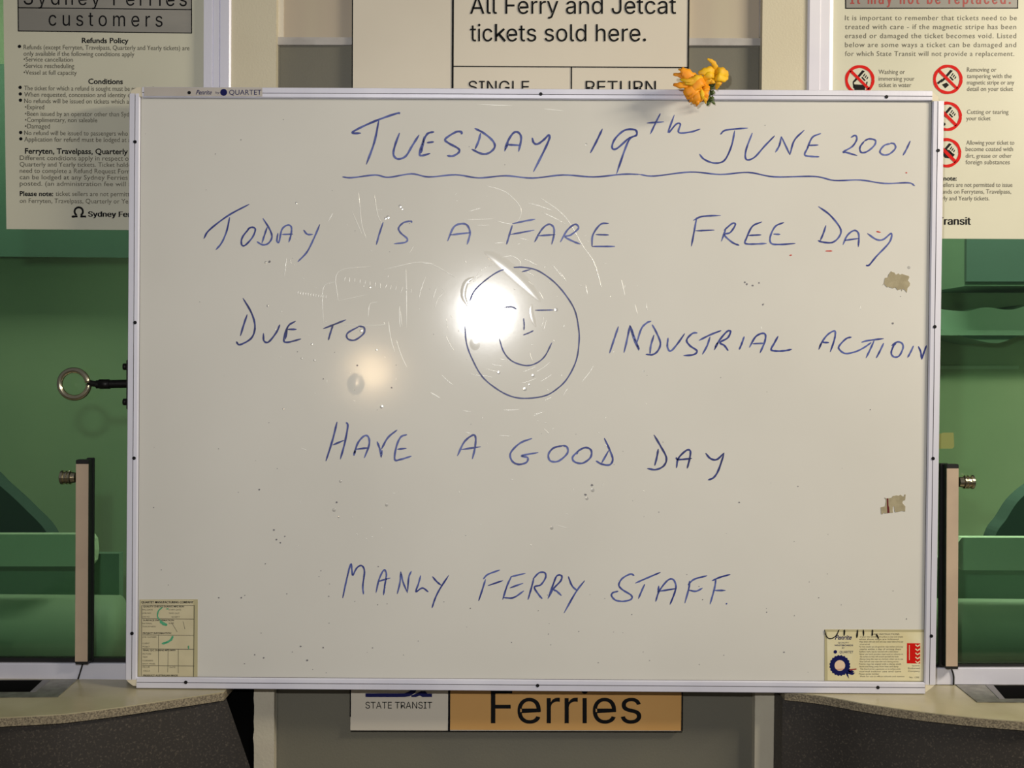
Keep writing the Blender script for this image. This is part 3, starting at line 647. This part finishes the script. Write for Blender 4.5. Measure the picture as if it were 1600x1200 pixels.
W('G', '205 220 130 250 72 310 80 360 120 382 170 370 178 340 140 328 245 308;400 265 340 280 308 320 320 360 370 362 425 315 425 275 395 263;500 295 460 335 470 365 520 375 570 340 575 295 540 277 495 298 485 320;657 218 690 290 710 350 690 385 640 380 605 360;685 295 640 375', 'handwritten word good', 2.9)
W('G', '967 197 1010 270 1045 340 1030 390 980 415 925 408;995 285 985 340 972 390;1108 405 1120 345 1170 295 1195 300 1190 350 1175 408;1105 338 1120 352 1205 345;1290 312 1320 345 1360 352 1407 310;1405 318 1370 420 1340 465 1305 480', 'handwritten word day in the fourth line', 2.9, 'ink_dark')
W('K', '62 258 85 150 112 45 120 85 125 115 150 70 180 55 198 90 188 180 192 235;270 225 290 140 320 82 335 110 325 180 317 240;280 155 360 132;425 90 420 160 403 232;425 92 440 160 468 225;468 215 475 130 492 88;550 115 535 170 520 218 560 195 598 220;622 122 650 155 678 178;725 115 670 200 640 260 620 320', 'handwritten word Manly', 2.5)
W('K', '940 140 970 110 1045 82;955 140 935 205 912 275;970 180 1065 148;1110 125 1205 103;1118 120 1090 180 1062 268;1105 195 1190 165;1065 255 1130 255 1195 212;1258 130 1240 200 1220 268;1250 140 1290 100 1325 100 1330 130 1300 175 1260 190 1290 240 1310 262;1345 262 1375 180 1400 120 1430 118 1425 150 1380 200 1400 215 1430 243;1350 255 1378 195;1472 122 1495 180 1528 212;1575 148 1520 220 1445 352', 'handwritten word ferry', 2.6)
W('L', '845 118 820 108 770 135 748 175 770 205 825 240 825 265 780 278 730 272 703 245 710 225 745 215;850 165 930 130 1008 97;910 170 890 215 870 262;978 280 1000 215 1050 150 1085 140 1105 180 1095 230 1068 298;1000 215 1108 198;998 180 992 230;1190 150 1185 200 1160 290;1180 175 1220 140 1300 118;1185 208 1230 215 1272 195;1355 140 1345 200 1318 297;1330 150 1380 128 1445 110;1340 210 1415 210;1416 292 1426 294', 'handwritten word staff with a full stop', 2.6)

# --- dents, scratches and ridges that catch the flash
def cap_geo(V, Fc, x, y, rx, h, ang=0, asp=1, rings=4, seg=14, Y=None, soft=1):
    """shallow raised lens on the enamel; rx in pixels, h in metres"""
    Y = Y or YB; c = P(x, y, Y); r = rx*Y/F_PX; b = len(V); V.append(c-Vector((0, h, 0)))
    for i in range(1, rings+1):
        t = i/rings
        for k_ in range(seg):
            a_ = 2*PI*k_/seg; u, v = r*asp*t*math.cos(a_), r*t*math.sin(a_)
            V.append(c+Vector((u*math.cos(ang)-v*math.sin(ang), -h*((1-t*t)**soft)+.00002, u*math.sin(ang)+v*math.cos(ang))))
    for k_ in range(seg): Fc.append((b, b+1+k_, b+1+(k_+1) % seg))
    for i in range(rings-1):
        for k_ in range(seg):
            p, q = b+1+i*seg+k_, b+1+i*seg+(k_+1) % seg; Fc.append((p, p+seg, q+seg, q))
V, Fc = [], []
for (x, y, r) in [(463, 317, 2), (625, 322, 2.6), (628, 326, 1.8), (606, 339, 2.6), (602, 341, 2), (415, 410, 2.2), (418, 478, 2), (869, 484, 3), (779, 582, 2.8), (833, 587, 2.6), (820, 608, 3.2), (827, 601, 1.6), (596, 636, 2.6), (443, 639, 1.7),
   (532, 752, 2.4), (522, 797, 3), (604, 789, 2.6), (529, 808, 1.6), (926, 766, 3), (917, 779, 2.6), (862, 825, 2.8), (1420, 418, 2.6), (554, 609, 2.6), (560, 606, 1.8), (916, 225, 1.7), (487, 538, 1.8), (471, 560, 1.7), (491, 563, 1.7), (564, 517, 2.4),
   (732, 441, 2.6), (1193, 475, 1.4), (578, 449, 1.8), (588, 547, 1.6), (1006, 580, 1.2), (1126, 590, 1.2)]:
    cap_geo(V, Fc, x, y, r*1.05, .00017*r/2.2)
tag(mesh('dents', V, Fc, M['dent'], wb, smooth=True), 'small shiny dents in the enamel', kind='stuff')
# the long creased ridge above the drawn face, a shorter one by the nose and three soft bulges
def ridge(name, pts, wmax, h, mat, label=None):
    s = cr(pts, 8); n = len(s); V, Fc = [], []; m = 9
    for i, p in enumerate(s):
        t = (s[min(i+1, n-1)]-s[max(i-1, 0)]).normalized(); nn = Vector((-t.y, t.x)); e = math.sin(PI*min(1, max(0, (i+.01)/(n-1))))**.6
        for j in range(m):
            u = 2*j/(m-1)-1; a_ = p+nn*(u*wmax/2*e); q = P(a_.x, a_.y, YB); V.append(q-Vector((0, h*e*(1-u*u)-.00003, 0)))
    for i in range(n-1):
        for j in range(m-1): k_ = i*m+j; Fc.append((k_, k_+1, k_+m+1, k_+m))
    o = mesh(name, V, Fc, mat, wb, smooth=True)
    if label: o['label'] = label
ridge('crease', [(756, 393), (775, 404), (800, 424), (825, 448), (846, 473)], 22, .0005, M['enamel'], 'long raised crease above the drawn face')
ridge('crease', [(831, 474), (830, 486), (833, 500), (838, 512)], 9, .00022, M['enamel'], 'short raised crease beside the nose')
ridge('crease', [(742, 432), (728, 442), (724, 462), (732, 480)], 10, .0003, M['enamel'], 'small curled crease left of the drawn face')
for x, y, r, h in ((556, 600, 20, .00030), (742, 537, 13, .00016)):
    V, Fc = [], []; cap_geo(V, Fc, x, y, r, h, asp=.8, rings=10, seg=32, soft=2); mesh('soft_bulge', V, Fc, M['enamel'], wb, smooth=True)
def groove(V, Fc, pts, r, h=.00022):
    s = cr(pts, 5); n = len(s); b = len(V)
    for i, p in enumerate(s):
        t = (s[min(i+1, n-1)]-s[max(i-1, 0)])
        t = t.normalized() if t.length > 1e-6 else Vector((1, 0)); nn = Vector((-t.y, t.x)); e = min(1, .3+min(i, n-1-i)/2)
        for u, d in ((-1, 0), (-.4, .8), (.4, .8), (1, 0)):
            a_ = p+nn*(u*r*e); q = P(a_.x, a_.y, YB); V.append(q-Vector((0, h*d+.00002, 0)))
    for i in range(n-1):
        for j in range(3): k_ = b+i*4+j; Fc.append((k_, k_+1, k_+5, k_+4))
V, Fc = [], []
S = [[(845, 310), (868, 325), (888, 345), (910, 383), (928, 410), (940, 450)], [(783, 402), (800, 400), (812, 408), (812, 416)], [(740, 438), (752, 422), (768, 414)], [(660, 411), (678, 414), (712, 434)], [(680, 480), (684, 468), (694, 455)],
     [(725, 343), (770, 342)], [(745, 352), (765, 352)], [(735, 585), (762, 588), (770, 590)], [(672, 613), (687, 622)], [(833, 650), (852, 642)], [(723, 642), (736, 643)], [(528, 470), (528, 425), (580, 416)], [(634, 420), (635, 450), (635, 512)],
     [(528, 470), (575, 460)], [(625, 485), (628, 510)], [(673, 613), (688, 622)], [(880, 618), (888, 605)], [(827, 550), (832, 565)], [(560, 300), (565, 350), (572, 372)], [(585, 305), (590, 335), (597, 350)], [(565, 365), (550, 330)], [(600, 421), (650, 410), (678, 412)],
     [(448, 402), (444, 432)], [(453, 405), (455, 412)], [(513, 345), (520, 333)], [(640, 395), (646, 385)], [(760, 290), (790, 300), (812, 322), (812, 340), (800, 350), (775, 345)], [(505, 505), (505, 450), (525, 440)], [(535, 508), (595, 508), (600, 503)],
     [(575, 495), (578, 475), (590, 472)], [(727, 675), (737, 678)], [(780, 680), (800, 682)], [(835, 648), (845, 644)], [(850, 670), (858, 678)], [(888, 826), (868, 820)], [(470, 700), (480, 704)], [(745, 163), (800, 165)], [(850, 170), (880, 173)], [(1010, 472), (1011, 485)], [(992, 475), (996, 492)],
     [(1189, 509), (1190, 516)], [(1344, 478), (1345, 484)], [(915, 445), (918, 460)], [(875, 425), (885, 440)]]
for i in range(14): S.append([(540+i*8+random.uniform(-2, 2), 432+i*1.5), (538+i*8, 438+i*1.5+random.uniform(0, 3))])
for i in range(12): S.append([(466+i*4, 455+i*.6), (465+i*4, 460+i*.6)])
for i in range(38):           # fine scratches ringed round the flash glare, glints put into shape and pale colour
    rr = random.uniform(40, 190); a0 = random.uniform(0, 2*PI); da = random.uniform(.05, .28)
    S.append([(790+rr*math.cos(a0+da*q/3), 490+rr*math.sin(a0+da*q/3)) for q in range(4)])
for i in range(90):
    x, y = random.uniform(430, 1010), random.uniform(300, 860); a0 = random.uniform(0, PI); L_ = random.uniform(1, 5)
    S.append([(x, y), (x+L_*math.cos(a0), y+L_*math.sin(a0))])
for s_ in S: groove(V, Fc, s_, .55)
tag(mesh('scratches', V, Fc, M['scratch'], wb, smooth=True), 'pale scratches in the enamel', kind='stuff')
# dark specks and stains
V, Fc = [], []
random.seed(3)
sp = [(1164, 441, 1.6), (1167, 444, 1.6), (1176, 446, 1.6), (1186, 442, 1.4), (1192, 476, 1.5), (405, 765, 1.4), (428, 828, 1.5), (432, 843, 1.6), (438, 848, 1.4), (526, 785, 1.6), (240, 793, 1), (470, 1010, 1.5), (505, 1012, 1.2), (412, 1028, 1.4), (398, 1023, 1.3),
      (377, 934, 1.6), (342, 934, 1.4), (445, 838, 1.1), (1155, 785, 1.2), (1225, 1019, 1.2), (480, 1032, 1.6), (382, 1037, 1), (1395, 505, 1.8), (1247, 760, 1), (558, 571, 1.6), (612, 606, 1.4), (505, 592, 1.1), (1360, 640, 1), (925, 758, 2), (915, 773, 2), (421, 409, 2)]
for i in range(70): sp.append((random.uniform(225, 1440), random.uniform(880, 1052), random.uniform(.5, 1)))
for i in range(50): sp.append((random.uniform(225, 1440), random.uniform(170, 880), random.uniform(.4, .8)))
for (x, y, r) in sp:
    b_ = len(V)
    for k_ in range(8): V.append(P(x+r*math.cos(k_*PI/4)*random.uniform(.7, 1.2), y+r*math.sin(k_*PI/4)*random.uniform(.7, 1.2), YI))
    Fc.append(tuple(range(b_, b_+8)))
tag(mesh('dirt_specks', V, Fc, M['alu_groove'], wb), 'tiny dark specks', kind='stuff')
# torn tape residues
def zpts(s, ox, oy, k_): v = [float(q) for q in s.split()]; return [(ox+v[i]/k_, oy+v[i+1]/k_) for i in range(0, len(v), 2)]
o = prism('tape_residue', zpts('285 690 320 640 330 570 345 515 410 500 430 430 490 355 510 375 560 385 600 440 660 405 690 440 740 420 800 440 900 470 915 500 880 570 930 640 920 700 870 750 855 855 800 790 745 770 740 825 720 775 640 800 590 740 520 755 460 740 430 720 400 735 350 690 330 650', 1360, 400, 15), YB-.0006, .0006, M['residue'], wb)
o['label'] = 'torn brown tape residue in the upper right'
o2 = prism('tape_residue', zpts('245 640 350 615 370 470 335 410 375 435 420 430 500 415 530 375 620 360 660 370 710 345 750 380 790 390 800 340 828 340 815 470 760 490 750 540 800 600 820 620 815 740 740 725 660 745 590 755 570 740 560 620 530 620 520 700 530 765 440 770 350 785 320 765 290 800 255 795', 1360, 750, 15), YB-.0006, .0006, M['residue'], wb)
o2['label'] = 'torn tape residue with a dark red streak'
prism('red_streak', zpts('385 430 420 430 425 600 440 640 450 770 400 775 392 640', 1360, 750, 15), YB-.0008, .0003, M['darkred'], o2)

# --- sticker, bottom left: a ruled form
YK = YB-.0006
st = prism('ruled_form_sticker', [(218, 937), (309, 936.5), (308.5, 1058.5), (215, 1057.5)], YK, .0006, M['tapeedge'], wb); st['label'] = 'yellowed ruled paper form stuck in the lower left corner'
prism('form_paper', [(220, 938), (302, 938), (301, 1057), (218, 1056.5)], YK-.0002, .0002, M['form'], st)
def z5(x, y): return (190+x/6.665, 920+y/6.665)
Q = []
def ln_(x0, y0, x1, y1, w_=.8): a_, b_ = z5(x0, y0), z5(x1, y1); Q.append((a_[0], a_[1], b_[0], b_[1], w_))
for yy in (170, 310, 480, 625, 800, 915): ln_(215, yy, 757, yy+5)
ln_(210, 170, 205, 905); ln_(757, 170, 750, 915); ln_(385, 480, 385, 620, .6); ln_(485, 625, 480, 870, .6); ln_(590, 625, 590, 880, .6); ln_(640, 340, 660, 420, .6); ln_(385, 625, 385, 870, .6); ln_(520, 350, 580, 450, .7); ln_(690, 600, 700, 630, 1.2)
lines_geo('form_rules', Q, YK-.0004, M['greytext'], st)
def zt(s, x0, x1, yb, sz, **kw): a_ = z5(x0, yb); b_ = z5(x1, yb); return (s, a_[0], b_[0], a_[1], sz, kw)
lettering('form_print', [zt('QUARTET MANUFACTURING COMPANY', 205, 750, 150, 4.4, bold=.03), zt('QUALITY CHECKS DURING MFG RUN', 225, 650, 193, 3.2, bold=.02), zt('SURFACE INFORMATION', 225, 545, 335, 3.2, bold=.02), zt('PROJECT INFORMATION', 220, 515, 470, 3.2, bold=.02), zt('FINAL Q.C. DURING MFG MAN', 225, 560, 648, 3.2, bold=.02), zt('PRODUCT AUSTRALIAN MADE', 225, 585, 910, 3.4, bold=.02)], YK-.0004, M['print'], st)
lettering('form_small_print', [zt(s, x, x+wd, y, 3, bold=.0) for s, x, wd, y in (('MFG DATE', 215, 110, 225), ('JOB NO.', 215, 95, 260), ('LINE NO.', 215, 80, 298), ('START DATE', 490, 130, 225), ('TIME OUT', 490, 115, 262), ('SHIFT', 520, 90, 300), ('MATERIAL', 215, 105, 368), ('THICKNESS', 215, 140, 400), ('JOB NUMBER', 215, 150, 510), ('CLIENT', 218, 75, 575), ('PROJECT', 218, 75, 610), ('PICTURE', 218, 90, 685), ('TRIM', 218, 50, 718), ('CORNERS', 218, 110, 755), ('BACK PANEL', 218, 135, 788), ('GLUE', 218, 75, 822), ('CELLS', 225, 70, 862), ('DATE', 500, 60, 825), ('SIZE', 490, 55, 365))], YK-.0004, M['greytext'], st)
for q_, wd in (((430, 190), (385, 230), (375, 290), (405, 330)), 2), (((400, 335), (430, 360), (475, 378)), 4.5), (((535, 490), (515, 530), (470, 558), (418, 572)), 3.2), (((465, 210), (490, 208)), 2), (((697, 590), (700, 632)), 1.5):
    V, Fc = [], []; ribbon(V, Fc, [z5(*q) for q in q_], wd, YK-.0005); mesh('green_mark', V, Fc, M['green_ink'], st)
# --- sticker, bottom right: certificate with rosette
st = prism('certificate_sticker', [(1288.5, 983.5), (1445.5, 983.8), (1444, 1065.5), (1288.5, 1066)], YK, .0006, M['tapeedge'], wb); st['label'] = 'pale certificate sticker with navy rosette in the lower right corner'
prism('certificate_paper', [(1292, 987.5), (1446, 988), (1443, 1064), (1293, 1063)], YK-.0002, .0002, M['cert'], st)
def z4(x, y): return (1270+x/7.619, 960+y/7.619)
cx, cy = z4(322, 608)
V, Fc = [], []
n = 40; b_ = 0
for k_ in range(n): rr = 15.8+(.9 if k_ % 2 else -.6); V.append(P(cx+rr*math.cos(2*PI*k_/n), cy+rr*math.sin(2*PI*k_/n), YK-.0004))
Fc.append(tuple(range(n)))
def pl4(*q): b_ = len(V); V.extend(P(*z4(x, y), YK-.00045) for x, y in q); Fc.append(tuple(range(b_, b_+len(q))))
pl4((390, 700), (415, 690), (432, 765), (410, 735)); pl4((420, 660), (500, 705), (470, 722), (400, 700)); pl4((400, 640), (450, 650), (500, 690), (430, 690))
ro = mesh('rosette', V, Fc, M['blueprint'], st); ro['label'] = 'navy scalloped rosette with ribbon tails'
dots_geo('rosette_centre', [(cx, cy, 8.3)], YK-.0006, M['pink'], st, seg=24)
lines_geo('rosette_ribbon', [(*z4(440, 660), *z4(520, 650), 2), (*z4(278, 655), *z4(370, 650), .8)], YK-.0007, M['redtext'], st)
each_line('certificate_title', [('Penrite', *[z4(x, 0)[0] for x in (262, 465)], z4(0, 300)[1], 10, dict(shear=.4, bold=.02)), ('QUALITY', *[z4(x, 0)[0] for x in (300, 430)], z4(0, 345)[1], 3), ('WHITEBOARDS', *[z4(x, 0)[0] for x in (258, 480)], z4(0, 376)[1], 3, dict(bold=.02)), ('BY', *[z4(x, 0)[0] for x in (350, 378)], z4(0, 408)[1], 3), ('QUARTET', *[z4(x, 0)[0] for x in (318, 482)], z4(0, 462)[1], 5)], YK-.0004, M['blueprint'], st)
dots_geo('round_emblem', [(*z4(268, 446), 2.8)], YK-.0004, M['blueprint'], st)
tx = ['CARE INSTRUCTIONS', 'of your new whiteboard surface is easy and simple', 'when these steps are followed', 'Wipe down with soft cloth and clean water before first use', 'and once each week', 'For best results use only good dry wipe markers and erase', 'marks within a day of writing them', 'Stubborn marks may be removed with a mild cleaner', 'Never use harsh powders steel wool or solvents on', 'the surface as they will scratch and dull the finish', 'Always keep the caps on markers when not in use', 'Rinse well with clean water after each cleaning and dry', 'Frame may be wiped with a damp cloth', 'Store and hang away from heat and damp', 'This board carries a guarantee on its surface under', 'normal indoor use and care', 'Please quote number', 'Made for use in offices schools and stations']
Lx = []
for i, s in enumerate(tx):
    x0, x1 = (700, 1030) if i == 0 else (555+random.uniform(-5, 10), random.choice((1090, 1075, 1020, 1050))); yy = 245+i*29.5
    if i == 16: x0, x1 = 550, 790
    if i == 4: x0, x1 = 560, 680
    Lx.append((s, z4(x0, 0)[0], z4(x1, 0)[0], z4(0, yy)[1], 3.3 if i else 3.8))
lettering('certificate_small_print', Lx+[('Standards', *[z4(x, 0)[0] for x in (1180, 1270)], z4(0, 618)[1], 3), ('Endorsed', *[z4(x, 0)[0] for x in (1135, 1275)], z4(0, 650)[1], 3.4), ('Company', *[z4(x, 0)[0] for x in (1135, 1275)], z4(0, 684)[1], 3.4), ('No. 1200', *[z4(x, 0)[0] for x in (1150, 1265)], z4(0, 758)[1], 3.4)], YK-.0004, M['greytext'], st)
rb = prism('red_block', [z4(1122, 343), z4(1280, 345), z4(1278, 585), z4(1120, 582)], YK-.0004, .0002, M['red'], st)
V, Fc = [], []
for i in range(5):
    y0 = 352+i*49; a_ = [z4(1222, y0+8), z4(1246, y0+30), z4(1276, y0+8)]; ribbon(V, Fc, a_, 2, YK-.0006, ends=1, smooth=False)
ribbon(V, Fc, [z4(1149, 365), z4(1149, 545)], .9, YK-.0006, ends=1, smooth=False)
mesh('white_chevrons', V, Fc, M['cert'], rb)
V, Fc = [], []
for q, wd in ((((142, 185), (150, 230), (180, 280), (230, 285), (280, 250), (315, 180)), 1.6), (((378, 180), (374, 255)), 2.6), (((535, 182), (524, 280)), 2.6), (((603, 180), (606, 258)), 2.2), (((712, 180), (708, 240), (700, 250)), 2.4), (((755, 235), (785, 290)), 2.4)):
    ribbon(V, Fc, [z4(*p) for p in q], wd, YK-.0007)
mesh('black_pen_stroke', V, Fc, M['print'], st)

# ------------------------------------------------------------------ yellow flower sprig tucked over the top rail
fl = tag(empty('yellow_flower_sprig', P(1105, 140, YF-.004)), 'sprig of yellow and orange flowers tucked over the top rail of the whiteboard', 'flower')
def petal(pts, wd, mat, cup=.3, curl=0):
    """pts: (px, py, distance in front of the frame); wd: width in pixels"""
    n = 9; c = cr([(P(x, y, YF-d)) for x, y, d in pts], 4); V, Fc = [], []; m = 5; N = len(c)
    for i, p in enumerate(c):
        t = (c[min(i+1, N-1)]-c[max(i-1, 0)]).normalized(); s = t.cross(Vector((0, 1, 0)))
        if s.length < .05: s = Vector((1, 0, 0))
        s.normalize(); f = i/(N-1); w_ = wd*YF/F_PX/2*(math.sin(PI*(.12+.83*f**.8))**.7)*(1+.16*math.sin(i*1.9+pts[0][0]))
        for j in range(m):
            u = 2*j/(m-1)-1; V.append(p+s*(u*w_)+Vector((0, cup*w_*u*u-.15*w_*abs(math.sin(u*6))*f, 0)))
    for i in range(N-1):
        for j in range(m-1): k_ = i*m+j; Fc.append((k_, k_+1, k_+m+1, k_+m))
    o = mesh('petal', V, Fc, M[mat], fl, smooth=True)
    sd = o.modifiers.new('thickness', 'SOLIDIFY'); sd.thickness = .0005; sd.offset = 0
    return o
O, Yl = 'orangepetal', 'yellow'
for pts, wd, mt in [([(1084, 140, .038), (1077, 146, .040), (1071, 151, .036)], 6, O), ([(1090, 146, .040), (1082, 154, .042), (1077, 160, .036)], 6, O), ([(1080, 118, .038), (1070, 112, .044), (1060, 108, .040)], 6, O), ([(1092, 150, .040), (1090, 160, .042), (1088, 166, .036)], 6, O), ([(1100, 146, .036), (1102, 156, .038), (1103, 162, .032)], 5, Yl), ([(1084, 126, .046), (1072, 126, .047), (1062, 124, .042)], 6, Yl), ([(1096, 140, .044), (1098, 150, .045), (1099, 156, .04)], 6, Yl)]: petal(pts, wd, mt)
# lower, orange blossom seen from the side
for pts, wd, mt in [([(1098, 126, .030), (1082, 124, .036), (1066, 118, .040), (1052, 116, .038)], 10, O), ([(1096, 128, .030), (1080, 120, .042), (1068, 112, .044), (1063, 112, .043)], 17, O), ([(1098, 132, .030), (1080, 132, .042), (1063, 133, .044), (1052, 132, .040)], 11, O),
    ([(1098, 132, .030), (1086, 138, .044), (1074, 143, .044), (1068, 146, .04)], 17, O), ([(1099, 134, .032), (1088, 142, .044), (1078, 150, .042), (1073, 155, .038)], 10, O), ([(1100, 134, .032), (1092, 146, .044), (1087, 157, .042), (1085, 163, .036)], 14, O), ([(1101, 134, .032), (1096, 146, .043), (1094, 154, .04), (1093, 160, .036)], 12, O),
    ([(1101, 133, .032), (1102, 144, .040), (1103, 152, .038), (1104, 158, .034)], 10, O), ([(1103, 128, .024), (1094, 124, .044), (1082, 127, .046), (1070, 130, .046)], 16, Yl), ([(1104, 126, .020), (1096, 125, .044), (1088, 134, .046), (1084, 142, .044)], 18, O), ([(1103, 130, .025), (1104, 138, .04), (1106, 146, .036)], 11, O)]: petal(pts, wd, mt)
# upper, yellow blossom
for pts, wd, mt in [([(1122, 118, .020), (1119, 108, .030), (1116, 100, .034), (1111, 95, .036), (1105, 92, .036)], 8, Yl), ([(1124, 116, .020), (1112, 110, .034), (1100, 112, .036), (1091, 114, .034)], 13, Yl), ([(1120, 116, .02), (1112, 116, .036), (1104, 120, .036), (1098, 126, .03)], 12, Yl),
    ([(1114, 118, .02), (1124, 112, .034), (1133, 114, .030), (1138, 119, .022)], 15, Yl), ([(1112, 120, .02), (1122, 120, .036), (1132, 122, .030), (1137, 120, .022)], 13, Yl), ([(1122, 120, .02), (1123, 128, .032), (1121, 134, .030), (1119, 140, .026)], 8, Yl), ([(1118, 118, .02), (1110, 123, .034), (1104, 130, .032), (1101, 137, .028)], 9, Yl),
    ([(1118, 118, .02), (1114, 126, .034), (1109, 130, .032)], 9, Yl), ([(1123, 120, .02), (1125, 128, .030), (1125, 134, .028)], 7, O)]: petal(pts, wd, mt)
def stem(pts, r): tube('stem', [P(x, y, YF-d) for x, y, d in pts], r, M['green'], fl, seg=8)
stem([(1122, 120, .018), (1114, 128, .020), (1109, 136, .018), (1110, 144, .014), (1109, 152, .012), (1107, 160, .010)], .0011)
stem([(1101, 127, .020), (1105, 132, .020), (1109, 137, .018)], .0012)
stem([(1109, 136, .018), (1112, 130, .008), (1114, 124, -.006), (1114, 134, -.0235)], .0011)
tube('flower_tube', [P(x, y, YF-d) for x, y, d in [(1136, 120, .018), (1130, 119, .022), (1122, 119, .024)]], .0052, M['yellow'], fl, seg=10, taper=[.6, 1, .8])
for pts, wd in [([(1109, 134, .02), (1113, 132, .022), (1116, 128, .02)], 8), ([(1108, 138, .018), (1105, 134, .022), (1104, 130, .022)], 8), ([(1110, 146, .014), (1114, 144, .018), (1117, 144, .016)], 7), ([(1109, 151, .013), (1105, 153, .016), (1103, 156, .014)], 6), ([(1109, 152, .013), (1113, 154, .016), (1113, 150, .014)], 6),
    ([(1108, 156, .012), (1113, 158, .014), (1117, 163, .012)], 5), ([(1108, 157, .012), (1107, 161, .014), (1105, 165, .012)], 5), ([(1110, 138, .018), (1112, 137, .024), (1115, 133, .02)], 6)]:
    o = petal(pts, wd, 'green'); o.name = 'leaf'; o.data.name = 'leaf'
